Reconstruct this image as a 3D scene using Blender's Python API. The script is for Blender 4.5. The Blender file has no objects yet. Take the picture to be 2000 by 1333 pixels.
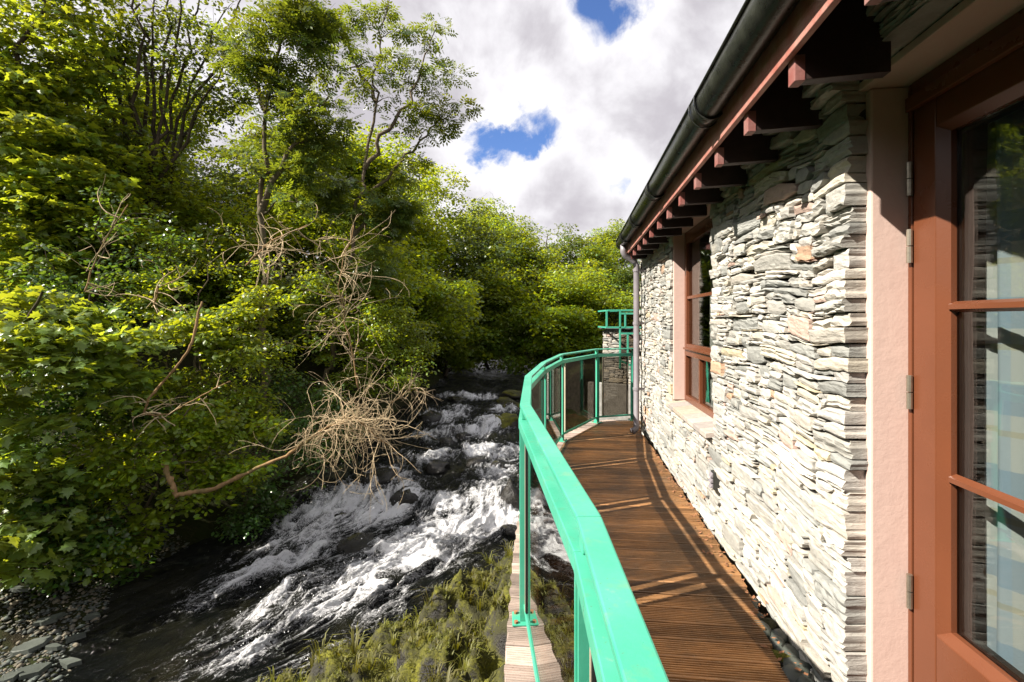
import bpy, bmesh, math, random
import numpy as np
from mathutils import Vector, Matrix

random.seed(7)
RNG = np.random.default_rng(7)
R = math.radians
scene = bpy.context.scene
COL = scene.collection

# ------------------------------------------------------------------ camera
F, CX, HOR = 944.0, 1000.0, 625.0            # focal length / centre / horizon in photo pixels
cam_d = bpy.data.cameras.new('camera')
cam = bpy.data.objects.new('camera', cam_d)
COL.objects.link(cam)
scene.camera = cam
cam.location = (0, 0, 0)
cam.rotation_euler = (R(90), 0, 0)
cam_d.sensor_width = 36.0
cam_d.lens = F * 36.0 / 2000.0
cam_d.shift_y = -(666.5 - HOR) / 2000.0
cam_d.clip_start = 0.05
cam_d.clip_end = 2000

# ------------------------------------------------------------------ sun and sky
SUN_H = Vector((0.938, 0.346, 0.0)).normalized()      # the way the light travels over the ground
SUN_EL = R(40.5)
sun_d = bpy.data.lights.new('sun', 'SUN')
sun = bpy.data.objects.new('sun', sun_d)
COL.objects.link(sun)
sun_d.energy = 5.0
sun_d.angle = R(0.5)
sun_d.color = (1.0, 0.93, 0.82)
ldir = Vector((SUN_H.x * math.cos(SUN_EL), SUN_H.y * math.cos(SUN_EL), -math.sin(SUN_EL)))
sun.rotation_euler = ldir.to_track_quat('-Z', 'Y').to_euler()
sun.location = (-20, -10, 25)

scene.view_settings.view_transform = 'Standard'
scene.view_settings.look = 'None'
scene.view_settings.gamma = 1
scene.view_settings.use_curve_mapping = False
scene.view_settings.exposure = 1.34
scene.render.engine = 'CYCLES'
scene.cycles.max_bounces = 8
scene.cycles.transparent_max_bounces = 16
scene.cycles.caustics_reflective = False
scene.cycles.caustics_refractive = False
scene.cycles.sample_clamp_indirect = 6


class NT:
    """small helper to write node trees"""
    def __init__(self, tree):
        self.t = tree
        tree.nodes.clear()

    def n(self, typ, ins=None, **props):
        nd = self.t.nodes.new(typ)
        for k, v in props.items():
            setattr(nd, k, v)
        for k, v in (ins or {}).items():
            s = nd.inputs[k]
            if isinstance(v, bpy.types.NodeSocket):
                self.t.links.new(v, s)
            else:
                s.default_value = v
        return nd

    def math(self, op, a, b=0.0, c=0.0, clamp=False):
        nd = self.n('ShaderNodeMath', {0: a, 1: b, 2: c}, operation=op, use_clamp=clamp)
        return nd.outputs[0]

    def vmath(self, op, a, b=(0, 0, 0)):
        nd = self.n('ShaderNodeVectorMath', {0: a, 1: b}, operation=op)
        return nd.outputs['Value'] if op in ('DOT_PRODUCT', 'LENGTH', 'DISTANCE') else nd.outputs[0]

    def mixc(self, f, a, b, blend='MIX'):
        nd = self.n('ShaderNodeMix', data_type='RGBA', blend_type=blend)
        for i, v in ((0, f), (6, a), (7, b)):
            if isinstance(v, bpy.types.NodeSocket):
                self.t.links.new(v, nd.inputs[i])
            else:
                nd.inputs[i].default_value = v if i == 0 or len(v) == 4 else (*v, 1)
        return nd.outputs[2]

    def ramp(self, f, stops, interp='LINEAR'):
        nd = self.n('ShaderNodeValToRGB', {0: f})
        cr = nd.color_ramp
        cr.interpolation = interp
        while len(cr.elements) < len(stops):
            cr.elements.new(0.5)
        for e, (p, c) in zip(cr.elements, stops):
            e.position = p
            e.color = (c, c, c, 1) if isinstance(c, (int, float)) else (*c, 1)
        return nd.outputs[0]

    def noise(self, vec, scale, detail=4, rough=0.55, dist=0.0, dim='3D'):
        nd = self.n('ShaderNodeTexNoise', {'Vector': vec, 'Scale': scale, 'Detail': detail, 'Roughness': rough,
                                           'Distortion': dist}, noise_dimensions=dim)
        return nd.outputs[0]

    def mapr(self, f, a, b, c=0.0, d=1.0, smooth=False):
        nd = self.n('ShaderNodeMapRange', {0: f, 1: a, 2: b, 3: c, 4: d},
                    interpolation_type='SMOOTHSTEP' if smooth else 'LINEAR')
        return nd.outputs[0]


# ---- world: Nishita sky with broken cumulus cloud over all of it
world = bpy.data.worlds.new('World')
scene.world = world
world.use_nodes = True
w = NT(world.node_tree)
sky = w.n('ShaderNodeTexSky', sky_type='NISHITA', sun_disc=False, sun_elevation=SUN_EL, altitude=100.0)
# sky's sun azimuth: rotation 0 puts the sun on +Y, growing clockwise seen from above
sky.sun_rotation = math.atan2(-SUN_H.x, -SUN_H.y)
tc = w.n('ShaderNodeTexCoord').outputs['Generated']
dirn = w.n('ShaderNodeVectorMath', {0: tc}, operation='NORMALIZE').outputs[0]
sep = w.n('ShaderNodeSeparateXYZ', {0: dirn})
zz = w.math('ADD', w.math('MAXIMUM', sep.outputs[2], 0.0), 0.22)
plane = w.n('ShaderNodeCombineXYZ', {0: w.math('DIVIDE', sep.outputs[0], zz), 1: w.math('DIVIDE', sep.outputs[1], zz), 2: 0.0}).outputs[0]
cn = w.noise(w.vmath('ADD', plane, (3.1, 7.7, 0.0)), 1.15, 9, 0.56, 0.25)
cn2 = w.noise(w.vmath('ADD', dirn, (1.3, 4.2, 0.7)), 7.0, 8, 0.6, 0.4)
cn3 = w.noise(w.vmath('ADD', dirn, (5.3, 2.2, 1.7)), 9.0, 7, 0.62, 0.3)
cover = w.math('ADD', w.math('MULTIPLY', cn, 0.42), w.math('MULTIPLY', cn2, 0.58))


def pix_dir(px, py):
    return Vector(((px - CX) / F, 1.0, (HOR - py) / F)).normalized()


# gaps of blue and heaps of cloud where this sky has them
for (px, py, rad, amp) in ((1190, -20, 0.13, -0.26), (1170, 60, 0.05, -0.10), (1050, 240, 0.065, -0.20), (1105, 275, 0.06, -0.16),
                           (985, 300, 0.09, -0.17), (930, 300, 0.07, -0.17), (1190, 355, 0.06, -0.15), (1225, 350, 0.05, -0.14),
                           (980, 50, 0.03, -0.07), (1065, 65, 0.05, 0.10), (1080, 355, 0.10, 0.13), (1330, 60, 0.22, 0.17), (1000, 150, 0.11, 0.14),
                           (1200, 190, 0.15, 0.16), (1090, 420, 0.11, 0.14), (1250, 300, 0.10, 0.10), (760, 120, 0.25, 0.14), (500, 80, 0.35, 0.12), (900, 60, 0.1, 0.1)):
    d = w.math('ADD', w.vmath('DISTANCE', dirn, tuple(pix_dir(px, py))), w.math('MULTIPLY', w.math('SUBTRACT', cn3, 0.5), 0.16))
    cover = w.math('ADD', cover, w.mapr(d, rad * 1.5, rad * 0.15, 0.0, amp, True))
cover = w.math('ADD', w.math('ADD', cover, 0.045), w.math('MULTIPLY', w.math('SUBTRACT', cn3, 0.5), 0.42))
mask = w.mapr(cover, 0.36, 0.50, 0.0, 1.0, True)
shade_n = w.noise(w.vmath('ADD', dirn, (0.05, 0.0, 0.09)), 5.0, 6, 0.55, 0.3)
shade = w.mapr(w.math('ADD', w.math('ADD', w.math('MULTIPLY', shade_n, 0.8), w.math('MULTIPLY', cn3, 0.2)), w.math('MULTIPLY', w.math('SUBTRACT', 0.70, cover), 0.6)), 0.36, 0.66, 0.0, 1.0, True)
cloud = w.mixc(shade, (2.50, 2.37, 2.56), (4.25, 4.18, 4.32))
sky_c = w.mixc(1.0, sky.outputs[0], (0.43, 0.55, 0.80), 'MULTIPLY')
skycol = w.mixc(mask, sky_c, cloud)
bg = w.n('ShaderNodeBackground', {'Color': skycol, 'Strength': 0.10})
w.n('ShaderNodeOutputWorld', {'Surface': bg.outputs[0]})


# ------------------------------------------------------------------ numpy noise
def _hash(ix, iy, iz, seed):
    n = (ix.astype(np.int64) * 374761393 + iy.astype(np.int64) * 668265263 + iz.astype(np.int64) * 2147483647 + seed * 974634777) & 0xffffffff
    n = ((n ^ (n >> 13)) * 1274126177) & 0xffffffff
    n = n ^ (n >> 16)
    return (n & 0xffff) / 65535.0


def vnoise(x, y, z=None, seed=0):
    x = np.asarray(x, float); y = np.asarray(y, float)
    z = np.zeros_like(x) if z is None else np.asarray(z, float)
    ix, iy, iz = np.floor(x), np.floor(y), np.floor(z)
    fx, fy, fz = x - ix, y - iy, z - iz
    fx = fx * fx * fx * (fx * (fx * 6 - 15) + 10); fy = fy * fy * fy * (fy * (fy * 6 - 15) + 10); fz = fz * fz * (3 - 2 * fz)
    r = 0
    for dx in (0, 1):
        for dy in (0, 1):
            for dz in (0, 1):
                wgt = (fx if dx else 1 - fx) * (fy if dy else 1 - fy) * (fz if dz else 1 - fz)
                r = r + wgt * _hash(ix + dx, iy + dy, iz + dz, seed)
    return r * 2 - 1


def fbm(x, y, z=None, oct=4, seed=0, gain=0.5):
    a, s, t = 1.0, 0.0, 0.0
    for o in range(oct):
        k = 2.03 ** o
        s = s + a * vnoise(x * k + 17.3 * o, y * k + 5.1 * o, None if z is None else z * k, seed + o)
        t += a
        a *= gain
    return s / t


# ------------------------------------------------------------------ object helpers
def tag(o, label=None, cat=None, group=None, kind=None):
    if label: o['label'] = label
    if cat: o['category'] = cat
    if group: o['group'] = group
    if kind: o['kind'] = kind
    return o


def empty(name, loc, label=None, cat=None, group=None, kind=None):
    o = bpy.data.objects.new(name, None)
    o.location = loc
    o.empty_display_size = 0.1
    COL.objects.link(o)
    return tag(o, label, cat, group, kind)


def link(name, me, mat=None, parent=None, loc=None):
    o = bpy.data.objects.new(name, me)
    if mat is not None and len(me.materials) == 0:
        me.materials.append(mat)
    COL.objects.link(o)
    if parent is not None:
        o.parent = parent
    if loc is not None:
        o.location = loc
    return o


def origin(parent):
    """world position of an (unrotated) chain of parents"""
    v = Vector((0, 0, 0))
    while parent is not None:
        v += parent.location
        parent = parent.parent
    return v


def np_mesh(name, V, faces, smooth=False, attrs=None):
    """V (n,3), faces (m,k) with k = 3 or 4, or a list of such arrays"""
    me = bpy.data.meshes.new(name)
    V = np.asarray(V, np.float32)
    fl = faces if isinstance(faces, list) else [faces]
    fl = [np.asarray(f, np.int32) for f in fl if len(f)]
    loops = np.concatenate([f.ravel() for f in fl])
    starts, tot = [], 0
    for f in fl:
        k = f.shape[1]
        starts.append(np.arange(len(f), dtype=np.int32) * k + tot)
        tot += f.size
    starts = np.concatenate(starts)
    me.vertices.add(len(V)); me.vertices.foreach_set('co', V.ravel())
    me.loops.add(len(loops)); me.loops.foreach_set('vertex_index', loops)
    me.polygons.add(len(starts)); me.polygons.foreach_set('loop_start', starts)
    for an, arr in (attrs or {}).items():
        arr = np.asarray(arr, np.float32)
        if arr.ndim == 1:
            a = me.attributes.new(an, 'FLOAT', 'POINT'); a.data.foreach_set('value', arr)
        else:
            a = me.attributes.new(an, 'FLOAT_VECTOR', 'POINT'); a.data.foreach_set('vector', arr.ravel())
    me.update(calc_edges=True)
    me.polygons.foreach_set('use_smooth', np.full(len(starts), bool(smooth)))
    return me


class MB:
    """collects shapes in world coordinates and links them as ONE mesh object"""
    def __init__(self):
        self.v, self.f = [], []

    def quadbox(self, p):          # 8 corners: bottom 4 (ccw from above), top 4
        b = len(self.v)
        self.v += [tuple(q) for q in p]
        self.f += [tuple(b + i for i in q) for q in ((3, 2, 1, 0), (4, 5, 6, 7), (0, 1, 5, 4), (1, 2, 6, 5), (2, 3, 7, 6), (3, 0, 4, 7))]
        return self

    def box(self, x0, x1, y0, y1, z0, z1, fr=lambda x, y, z: (x, y, z)):
        return self.quadbox([fr(*q) for q in ((x0, y0, z0), (x1, y0, z0), (x1, y1, z0), (x0, y1, z0), (x0, y0, z1), (x1, y0, z1), (x1, y1, z1), (x0, y1, z1))])

    def beam(self, a, b, wdt, hgt, up=(0, 0, 1)):
        """bar from a to b, wdt across, hgt along up"""
        a, b, up = Vector(a), Vector(b), Vector(up)
        d = (b - a).normalized()
        s = d.cross(up).normalized() * (wdt / 2)
        u = s.cross(d).normalized() * (hgt / 2)
        return self.quadbox([a - s - u, a + s - u, b + s - u, b - s - u, a - s + u, a + s + u, b + s + u, b - s + u])

    def tube(self, pts, rad, n=8, cap=True):
        pts = [Vector(p) for p in pts]
        rad = rad if hasattr(rad, '__len__') else [rad] * len(pts)
        base = len(self.v)
        side = None
        for i, p in enumerate(pts):
            d = (pts[min(i + 1, len(pts) - 1)] - pts[max(i - 1, 0)])
            d = d.normalized() if d.length > 1e-9 else Vector((0, 0, 1))
            if side is None:
                side = d.cross(Vector((0.13, 0.21, 1)))
                if side.length < 0.05:
                    side = d.cross(Vector((1, 0, 0)))
            side = (side - d * side.dot(d)).normalized()
            up = d.cross(side)
            for k in range(n):
                a = 2 * math.pi * k / n
                self.v.append(tuple(p + (side * math.cos(a) + up * math.sin(a)) * rad[i]))
        for i in range(len(pts) - 1):
            for k in range(n):
                k2 = (k + 1) % n
                self.f.append((base + i * n + k, base + i * n + k2, base + (i + 1) * n + k2, base + (i + 1) * n + k))
        if cap:
            self.f.append(tuple(base + k for k in reversed(range(n))))
            self.f.append(tuple(base + (len(pts) - 1) * n + k for k in range(n)))
        return self

    def poly(self, pts):
        b = len(self.v)
        self.v += [tuple(p) for p in pts]
        self.f.append(tuple(range(b, b + len(pts))))
        return self

    def build(self, name, mat, parent=None, smooth=False, bevel=0.0, seg=2):
        me = bpy.data.meshes.new(name)
        o0 = origin(parent)
        me.from_pydata([(x - o0.x, y - o0.y, z - o0.z) for x, y, z in self.v], [], self.f)
        me.validate()
        if smooth:
            me.polygons.foreach_set('use_smooth', [True] * len(me.polygons))
        me.update()
        o = link(name, me, mat, parent)
        if bevel:
            m = o.modifiers.new('bevel', 'BEVEL'); m.width = bevel; m.segments = seg; m.limit_method = 'ANGLE'
        return o


def at_y(px, py, y):
    return Vector(((px - CX) / F * y, y, (HOR - py) / F * y))


def at_z(px, py, z):
    y = F * z / (HOR - py)
    return Vector(((px - CX) / F * y, y, z))


# ------------------------------------------------------------------ materials
def new_mat(name):
    m = bpy.data.materials.new(name)
    m.use_nodes = True
    return m, NT(m.node_tree)


def finish(t, bsdf, disp=None):
    o = t.n('ShaderNodeOutputMaterial', {'Surface': bsdf})
    return o


def obj_co(t):
    return t.n('ShaderNodeTexCoord').outputs['Object']


def world_co(t):
    return t.n('ShaderNodeNewGeometry').outputs['Position']


def plain(name, col, rough=0.5, metal=0.0, var=0.15, vscale=6.0, bump=0.0, bscale=60.0, spec=0.5, col2=None):
    m, t = new_mat(name)
    p = world_co(t)
    n1 = t.noise(p, vscale, 6, 0.6)
    c2 = col2 if col2 else tuple(c * (1 - var * 2) for c in col)
    c = t.mixc(t.mapr(n1, 0.32, 0.68), c2, col)
    ins = {'Base Color': c, 'Roughness': t.mapr(n1, 0.2, 0.8, rough + 0.08, rough - 0.08), 'Metallic': metal, 'Specular IOR Level': spec}
    if bump:
        b = t.n('ShaderNodeBump', {'Strength': bump, 'Distance': 0.01, 'Height': t.noise(p, bscale, 6, 0.65)})
        ins['Normal'] = b.outputs[0]
    finish(t, t.n('ShaderNodeBsdfPrincipled', ins).outputs[0])
    return m


def stone_mat(name, gain=1.0):
    m, t = new_mat(name)
    p = world_co(t)
    base = t.n('ShaderNodeAttribute', attribute_name='col').outputs['Color']
    # slate grain: layered along z
    st = t.vmath('MULTIPLY', p, (9.0, 9.0, 36.0))
    lay = t.noise(st, 1.6, 6, 0.65, 0.6)
    gr = t.noise(p, 24.0, 8, 0.7)
    blotch = t.noise(p, 5.0, 4, 0.6)
    c = t.mixc(1.0, base, t.ramp(lay, ((0.25, 0.84), (0.5, 1.0), (0.75, 1.08))), 'MULTIPLY')
    c = t.mixc(1.0, c, t.ramp(gr, ((0.25, 0.80), (0.55, 1.04), (0.8, 1.14))), 'MULTIPLY')
    c = t.mixc(t.mapr(blotch, 0.58, 0.72, 0.0, 0.45), c, (0.46, 0.42, 0.35))
    c = t.mixc(1.0, c, (gain, gain, gain), 'MULTIPLY')
    h = t.math('ADD', t.math('MULTIPLY', lay, 0.7), t.math('MULTIPLY', gr, 0.5))
    b = t.n('ShaderNodeBump', {'Strength': 0.8, 'Distance': 0.010, 'Height': h})
    finish(t, t.n('ShaderNodeBsdfPrincipled', {'Base Color': c, 'Roughness': 0.85, 'Specular IOR Level': 0.25, 'Normal': b.outputs[0]}).outputs[0])
    return m


def leaf_mat(name, col, trans, tw=0.45, rough=0.5):
    m, t = new_mat(name)
    v = t.n('ShaderNodeAttribute', attribute_name='var').outputs['Fac']
    rnd = t.n('ShaderNodeObjectInfo').outputs['Random']
    hsv = t.n('ShaderNodeHueSaturation', {'Hue': t.mapr(v, 0, 1, 0.475, 0.525), 'Saturation': t.mapr(rnd, 0, 1, 0.9, 1.05),
                                          'Value': t.mapr(v, 0, 1, 0.6, 1.35), 'Color': (*col, 1)}).outputs[0]
    hs2 = t.n('ShaderNodeHueSaturation', {'Hue': t.mapr(v, 0, 1, 0.48, 0.515), 'Value': t.mapr(v, 0, 1, 0.7, 1.25), 'Color': (*trans, 1)}).outputs[0]
    pb = t.n('ShaderNodeBsdfPrincipled', {'Base Color': hsv, 'Roughness': rough, 'Specular IOR Level': 0.6})
    tr = t.n('ShaderNodeBsdfTranslucent', {'Color': hs2})
    mx = t.n('ShaderNodeMixShader', {0: tw, 1: pb.outputs[0], 2: tr.outputs[0]})
    finish(t, mx.outputs[0])
    return m


def bark_mat(name, col, col2, scale=1.0):
    m, t = new_mat(name)
    p = world_co(t)
    n1 = t.noise(t.vmath('MULTIPLY', p, (14 * scale, 14 * scale, 3 * scale)), 1.0, 7, 0.65)
    n2 = t.noise(p, 2.2, 4)
    c = t.mixc(t.mapr(n1, 0.3, 0.7), col2, col)
    c = t.mixc(t.mapr(n2, 0.52, 0.68, 0, 0.6), c, (0.07, 0.075, 0.025))
    b = t.n('ShaderNodeBump', {'Strength': 0.7, 'Distance': 0.02, 'Height': n1})
    finish(t, t.n('ShaderNodeBsdfPrincipled', {'Base Color': c, 'Roughness': 0.85, 'Specular IOR Level': 0.2, 'Normal': b.outputs[0]}).outputs[0])
    return m


def green_mat():
    m, t = new_mat('green_paint')
    p = world_co(t)
    n1 = t.noise(p, 3.5, 5, 0.6)
    n2 = t.noise(p, 38, 5, 0.7)
    c = t.mixc(t.mapr(n1, 0.35, 0.7), (0.050, 0.345, 0.225), (0.085, 0.41, 0.285))
    c = t.mixc(t.mapr(t.math('MULTIPLY', n2, t.mapr(n1, 0.35, 0.7, 0.75, 1.1)), 0.60, 0.72, 0, 0.55), c, (0.24, 0.42, 0.28))
    c = t.mixc(t.mapr(t.noise(p, 90, 3, 0.6), 0.68, 0.74, 0, 0.6), c, (0.09, 0.12, 0.06))
    st = t.noise(t.vmath('MULTIPLY', p, (30, 30, 2.5)), 1.0, 5, 0.6)
    c = t.mixc(t.mapr(st, 0.56, 0.75, 0, 0.4), c, (0.12, 0.27, 0.15))
    gm = t.noise(p, 9, 7, 0.7)
    c = t.mixc(t.mapr(gm, 0.60, 0.72, 0, 0.45), c, (0.20, 0.30, 0.16))
    b = t.n('ShaderNodeBump', {'Strength': 0.25, 'Distance': 0.003, 'Height': n2})
    finish(t, t.n('ShaderNodeBsdfPrincipled', {'Base Color': c, 'Roughness': t.mapr(n2, 0.3, 0.7, 0.26, 0.45), 'Specular IOR Level': 0.5, 'Normal': b.outputs[0]}).outputs[0])
    return m


def glass_mat(name, tint, ior=1.5, wav=0.0):
    """clear thin pane: tinted straight-through light plus mirror reflection by Fresnel"""
    m, t = new_mat(name)
    back = t.n('ShaderNodeNewGeometry').outputs['Backfacing']          # a thin pane reflects alike from both of its faces
    ins = {'IOR': t.mapr(back, 0.0, 1.0, ior, 1.0 / ior)}
    gi = {'Roughness': 0.0, 'Color': (0.95, 0.97, 0.96, 1)}
    if wav:
        b = t.n('ShaderNodeBump', {'Strength': 1.0, 'Distance': wav, 'Height': t.noise(world_co(t), 2.2, 2, 0.4)})
        gi['Normal'] = b.outputs[0]
    fr = t.n('ShaderNodeFresnel', ins).outputs[0]
    tr = t.n('ShaderNodeBsdfTransparent', {'Color': (*tint, 1)})
    gl = t.n('ShaderNodeBsdfGlossy', gi)
    finish(t, t.n('ShaderNodeMixShader', {0: fr, 1: tr.outputs[0], 2: gl.outputs[0]}).outputs[0])
    return m


def wood_mat(name, c1, c2, c3, rough=0.55, spec=0.4, axis=(1, 0, 0)):
    m, t = new_mat(name)
    p = world_co(t)
    rnd = t.n('ShaderNodeObjectInfo').outputs['Random']
    pp = t.vmath('ADD', p, t.n('ShaderNodeCombineXYZ', {0: t.math('MULTIPLY', rnd, 37.0), 1: t.math('MULTIPLY', rnd, 11.0), 2: 0.0}).outputs[0])
    g = t.noise(t.vmath('MULTIPLY', pp, (3.0, 60.0, 60.0)), 1.0, 7, 0.68, 0.3)
    bl = t.noise(p, 2.4, 6, 0.62)
    c = t.mixc(t.mapr(g, 0.32, 0.68), c1, c2)
    c = t.mixc(t.mapr(bl, 0.45, 0.62, 0, 0.85), c, c3)
    wr = t.noise(t.vmath('MULTIPLY', pp, (1.6, 9.0, 1.0)), 1.0, 6, 0.65)
    c = t.mixc(1.0, c, t.ramp(wr, ((0.3, 0.55), (0.5, 1.0), (0.72, 1.5))), 'MULTIPLY')
    c = t.mixc(1.0, c, t.ramp(rnd, ((0.0, 0.62), (1.0, 1.32))), 'MULTIPLY')
    sp = t.noise(p, 60, 4, 0.7)
    c = t.mixc(t.mapr(sp, 0.64, 0.72, 0, 0.7), c, (0.36, 0.30, 0.20))
    c = t.mixc(t.mapr(sp, 0.36, 0.28, 0, 0.7), c, (0.02, 0.014, 0.009))
    b = t.n('ShaderNodeBump', {'Strength': 0.5, 'Distance': 0.006, 'Height': t.math('ADD', g, t.math('MULTIPLY', sp, 0.5))})
    finish(t, t.n('ShaderNodeBsdfPrincipled', {'Base Color': c, 'Roughness': t.mapr(bl, 0.3, 0.7, rough + 0.1, rough - 0.15), 'Specular IOR Level': spec, 'Normal': b.outputs[0]}).outputs[0])
    return m


M = {}
M['stone'] = stone_mat('slate_stone')
M['mortar'] = plain('mortar', (0.09, 0.075, 0.06), 0.95, var=0.3, vscale=20, bump=0.6, bscale=50, spec=0.1)
M['render'] = plain('pink_render', (0.56, 0.41, 0.355), 0.9, var=0.10, vscale=5, bump=0.22, bscale=22, spec=0.15, col2=(0.54, 0.39, 0.34))
M['frame'] = plain('brown_paint', (0.140, 0.046, 0.021), 0.27, var=0.07, vscale=3, bump=0.06, bscale=120, spec=0.45)
M['fascia'] = plain('red_brown_paint', (0.33, 0.10, 0.075), 0.6, var=0.12, vscale=14, bump=0.3, bscale=70, col2=(0.40, 0.22, 0.18))
M['rafterlit'] = plain('rafter_end_lit', (0.22, 0.060, 0.05), 0.6, var=0.15, vscale=12, bump=0.2, col2=(0.26, 0.13, 0.115))  # sunlit tone of the rafter feet, put into the colour
M['rafter'] = plain('rafter_shaded', (0.035, 0.016, 0.013), 0.6, var=0.15, vscale=12, bump=0.2, col2=(0.02, 0.01, 0.008))  # same rafters, with the deep shade of the eaves in the colour
M['black'] = plain('black_plastic', (0.012, 0.013, 0.012), 0.30, var=0.2, vscale=12, bump=0.25, bscale=45, spec=0.6, col2=(0.03, 0.032, 0.026))
M['pipe'] = plain('grey_pipe', (0.24, 0.22, 0.24), 0.45, var=0.12, vscale=9)
M['rubber'] = plain('black_rubber', (0.012, 0.012, 0.012), 0.5, var=0.1)
M['cream'] = plain('pale_gasket', (0.50, 0.43, 0.32), 0.4, var=0.1)
M['steel'] = plain('hinge_steel', (0.50, 0.45, 0.36), 0.38, metal=0.85, var=0.2, vscale=40)
M['rust'] = plain('rusty_bolt', (0.34, 0.15, 0.07), 0.8, var=0.2, vscale=60)
M['green'] = green_mat()
M['glass'] = glass_mat('tinted_panel_glass', (0.48, 0.455, 0.42), 1.52)
M['pane'] = glass_mat('window_glass', (0.76, 0.78, 0.77), 1.6, wav=0.0045)
M['board'] = wood_mat('deck_wood', (0.170, 0.080, 0.030), (0.36, 0.185, 0.076), (0.13, 0.078, 0.042), 0.40, 0.5)
M['dirt'] = plain('groove_dirt', (0.030, 0.020, 0.012), 0.9, var=0.2)
M['edge'] = wood_mat('bleached_wood', (0.34, 0.26, 0.22), (0.46, 0.37, 0.32), (0.30, 0.24, 0.20), 0.85, 0.15)
M['joist'] = plain('joist_wood', (0.06, 0.035, 0.02), 0.8)
M['room'] = plain('room_wall', (0.16, 0.14, 0.12), 0.9, var=0.03)
M['slate'] = plain('roof_slate', (0.07, 0.07, 0.075), 0.7, var=0.2, vscale=8, bump=0.4, bscale=25)
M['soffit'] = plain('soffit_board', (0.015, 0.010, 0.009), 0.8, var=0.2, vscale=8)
M['bark'] = bark_mat('dark_bark', (0.075, 0.055, 0.036), (0.028, 0.021, 0.014))
M['ashbark'] = bark_mat('ash_bark', (0.17, 0.135, 0.09), (0.07, 0.052, 0.034))
M['dead'] = bark_mat('dead_wood', (0.60, 0.48, 0.31), (0.40, 0.29, 0.17), 2.0)
M['deadlimb'] = bark_mat('dead_limb_bark', (0.30, 0.19, 0.09), (0.15, 0.09, 0.04), 2.0)
M['maple'] = leaf_mat('sycamore_leaf', (0.115, 0.180, 0.026), (0.50, 0.56, 0.025), 0.47, 0.36)
M['hazel'] = leaf_mat('hazel_leaf', (0.125, 0.190, 0.020), (0.56, 0.62, 0.015), 0.48, 0.38)
M['ash'] = leaf_mat('ash_leaf', (0.072, 0.118, 0.024), (0.34, 0.40, 0.02), 0.34, 0.38)
M['oak'] = leaf_mat('oak_leaf', (0.095, 0.150, 0.018), (0.48, 0.54, 0.012), 0.46, 0.42)
M['ivy'] = leaf_mat('ivy_leaf', (0.055, 0.110, 0.024), (0.22, 0.34, 0.02), 0.36, 0.30)
M['grass'] = leaf_mat('moss_grass', (0.115, 0.112, 0.010), (0.28, 0.26, 0.012), 0.35, 0.6)
M['pebble'] = stone_mat('river_pebble', 0.5)


def moss_rock(name, wet, moss, gain=1.0):
    m, t = new_mat(name)
    p = world_co(t)
    nz = t.n('ShaderNodeSeparateXYZ', {0: t.n('ShaderNodeNewGeometry').outputs['Normal']}).outputs[2]
    n1 = t.noise(p, 5, 7, 0.65)
    n2 = t.noise(p, 40, 5, 0.7)
    rock = t.mixc(t.mapr(n1, 0.3, 0.7), (0.018 * gain, 0.016 * gain, 0.014 * gain), (0.06 * gain, 0.052 * gain, 0.042 * gain))
    n3 = t.noise(p, 2.6, 5, 0.65)
    mo = t.mixc(t.mapr(n2, 0.3, 0.7), (0.04, 0.045, 0.005), (0.21, 0.20, 0.012))
    mo = t.mixc(t.mapr(n3, 0.62, 0.45), mo, (0.035, 0.034, 0.010))
    f = t.mapr(t.math('ADD', nz, t.math('MULTIPLY', t.math('SUBTRACT', n1, 0.5), 1.6)), 0.75 - moss, 1.05 - moss)
    c = t.mixc(f, rock, mo)
    b = t.n('ShaderNodeBump', {'Strength': 0.9, 'Distance': 0.04, 'Height': t.math('ADD', n1, t.math('MULTIPLY', n2, 0.4))})
    finish(t, t.n('ShaderNodeBsdfPrincipled', {'Base Color': c, 'Roughness': t.mixc(f, (wet,) * 3, (0.9,) * 3), 'Specular IOR Level': 0.45, 'Normal': b.outputs[0]}).outputs[0])
    return m


M['wetrock'] = moss_rock('wet_rock', 0.25, -0.25, 0.42)
M['mossrock'] = moss_rock('mossy_rock', 0.4, 0.75, 1.6)
M['mossbank'] = moss_rock('mossy_bank_soil', 0.45, 0.42, 0.6)
M['slab'] = plain('slate_slab', (0.075, 0.085, 0.072), 0.5, var=0.2, vscale=4, bump=0.5, bscale=20)


def ground_mat():
    m, t = new_mat('woodland_floor')
    p = world_co(t)
    n1 = t.noise(p, 1.5, 7, 0.65)
    n2 = t.noise(p, 14, 6, 0.7)
    c = t.mixc(t.mapr(n1, 0.35, 0.65), (0.022, 0.018, 0.010), (0.030, 0.040, 0.010))
    c = t.mixc(t.mapr(n2, 0.55, 0.75, 0, 0.7), c, (0.075, 0.06, 0.035))
    b = t.n('ShaderNodeBump', {'Strength': 1.0, 'Distance': 0.08, 'Height': n2})
    finish(t, t.n('ShaderNodeBsdfPrincipled', {'Base Color': c, 'Roughness': 0.95, 'Specular IOR Level': 0.1, 'Normal': b.outputs[0]}).outputs[0])
    return m


M['ground'] = ground_mat()


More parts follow.
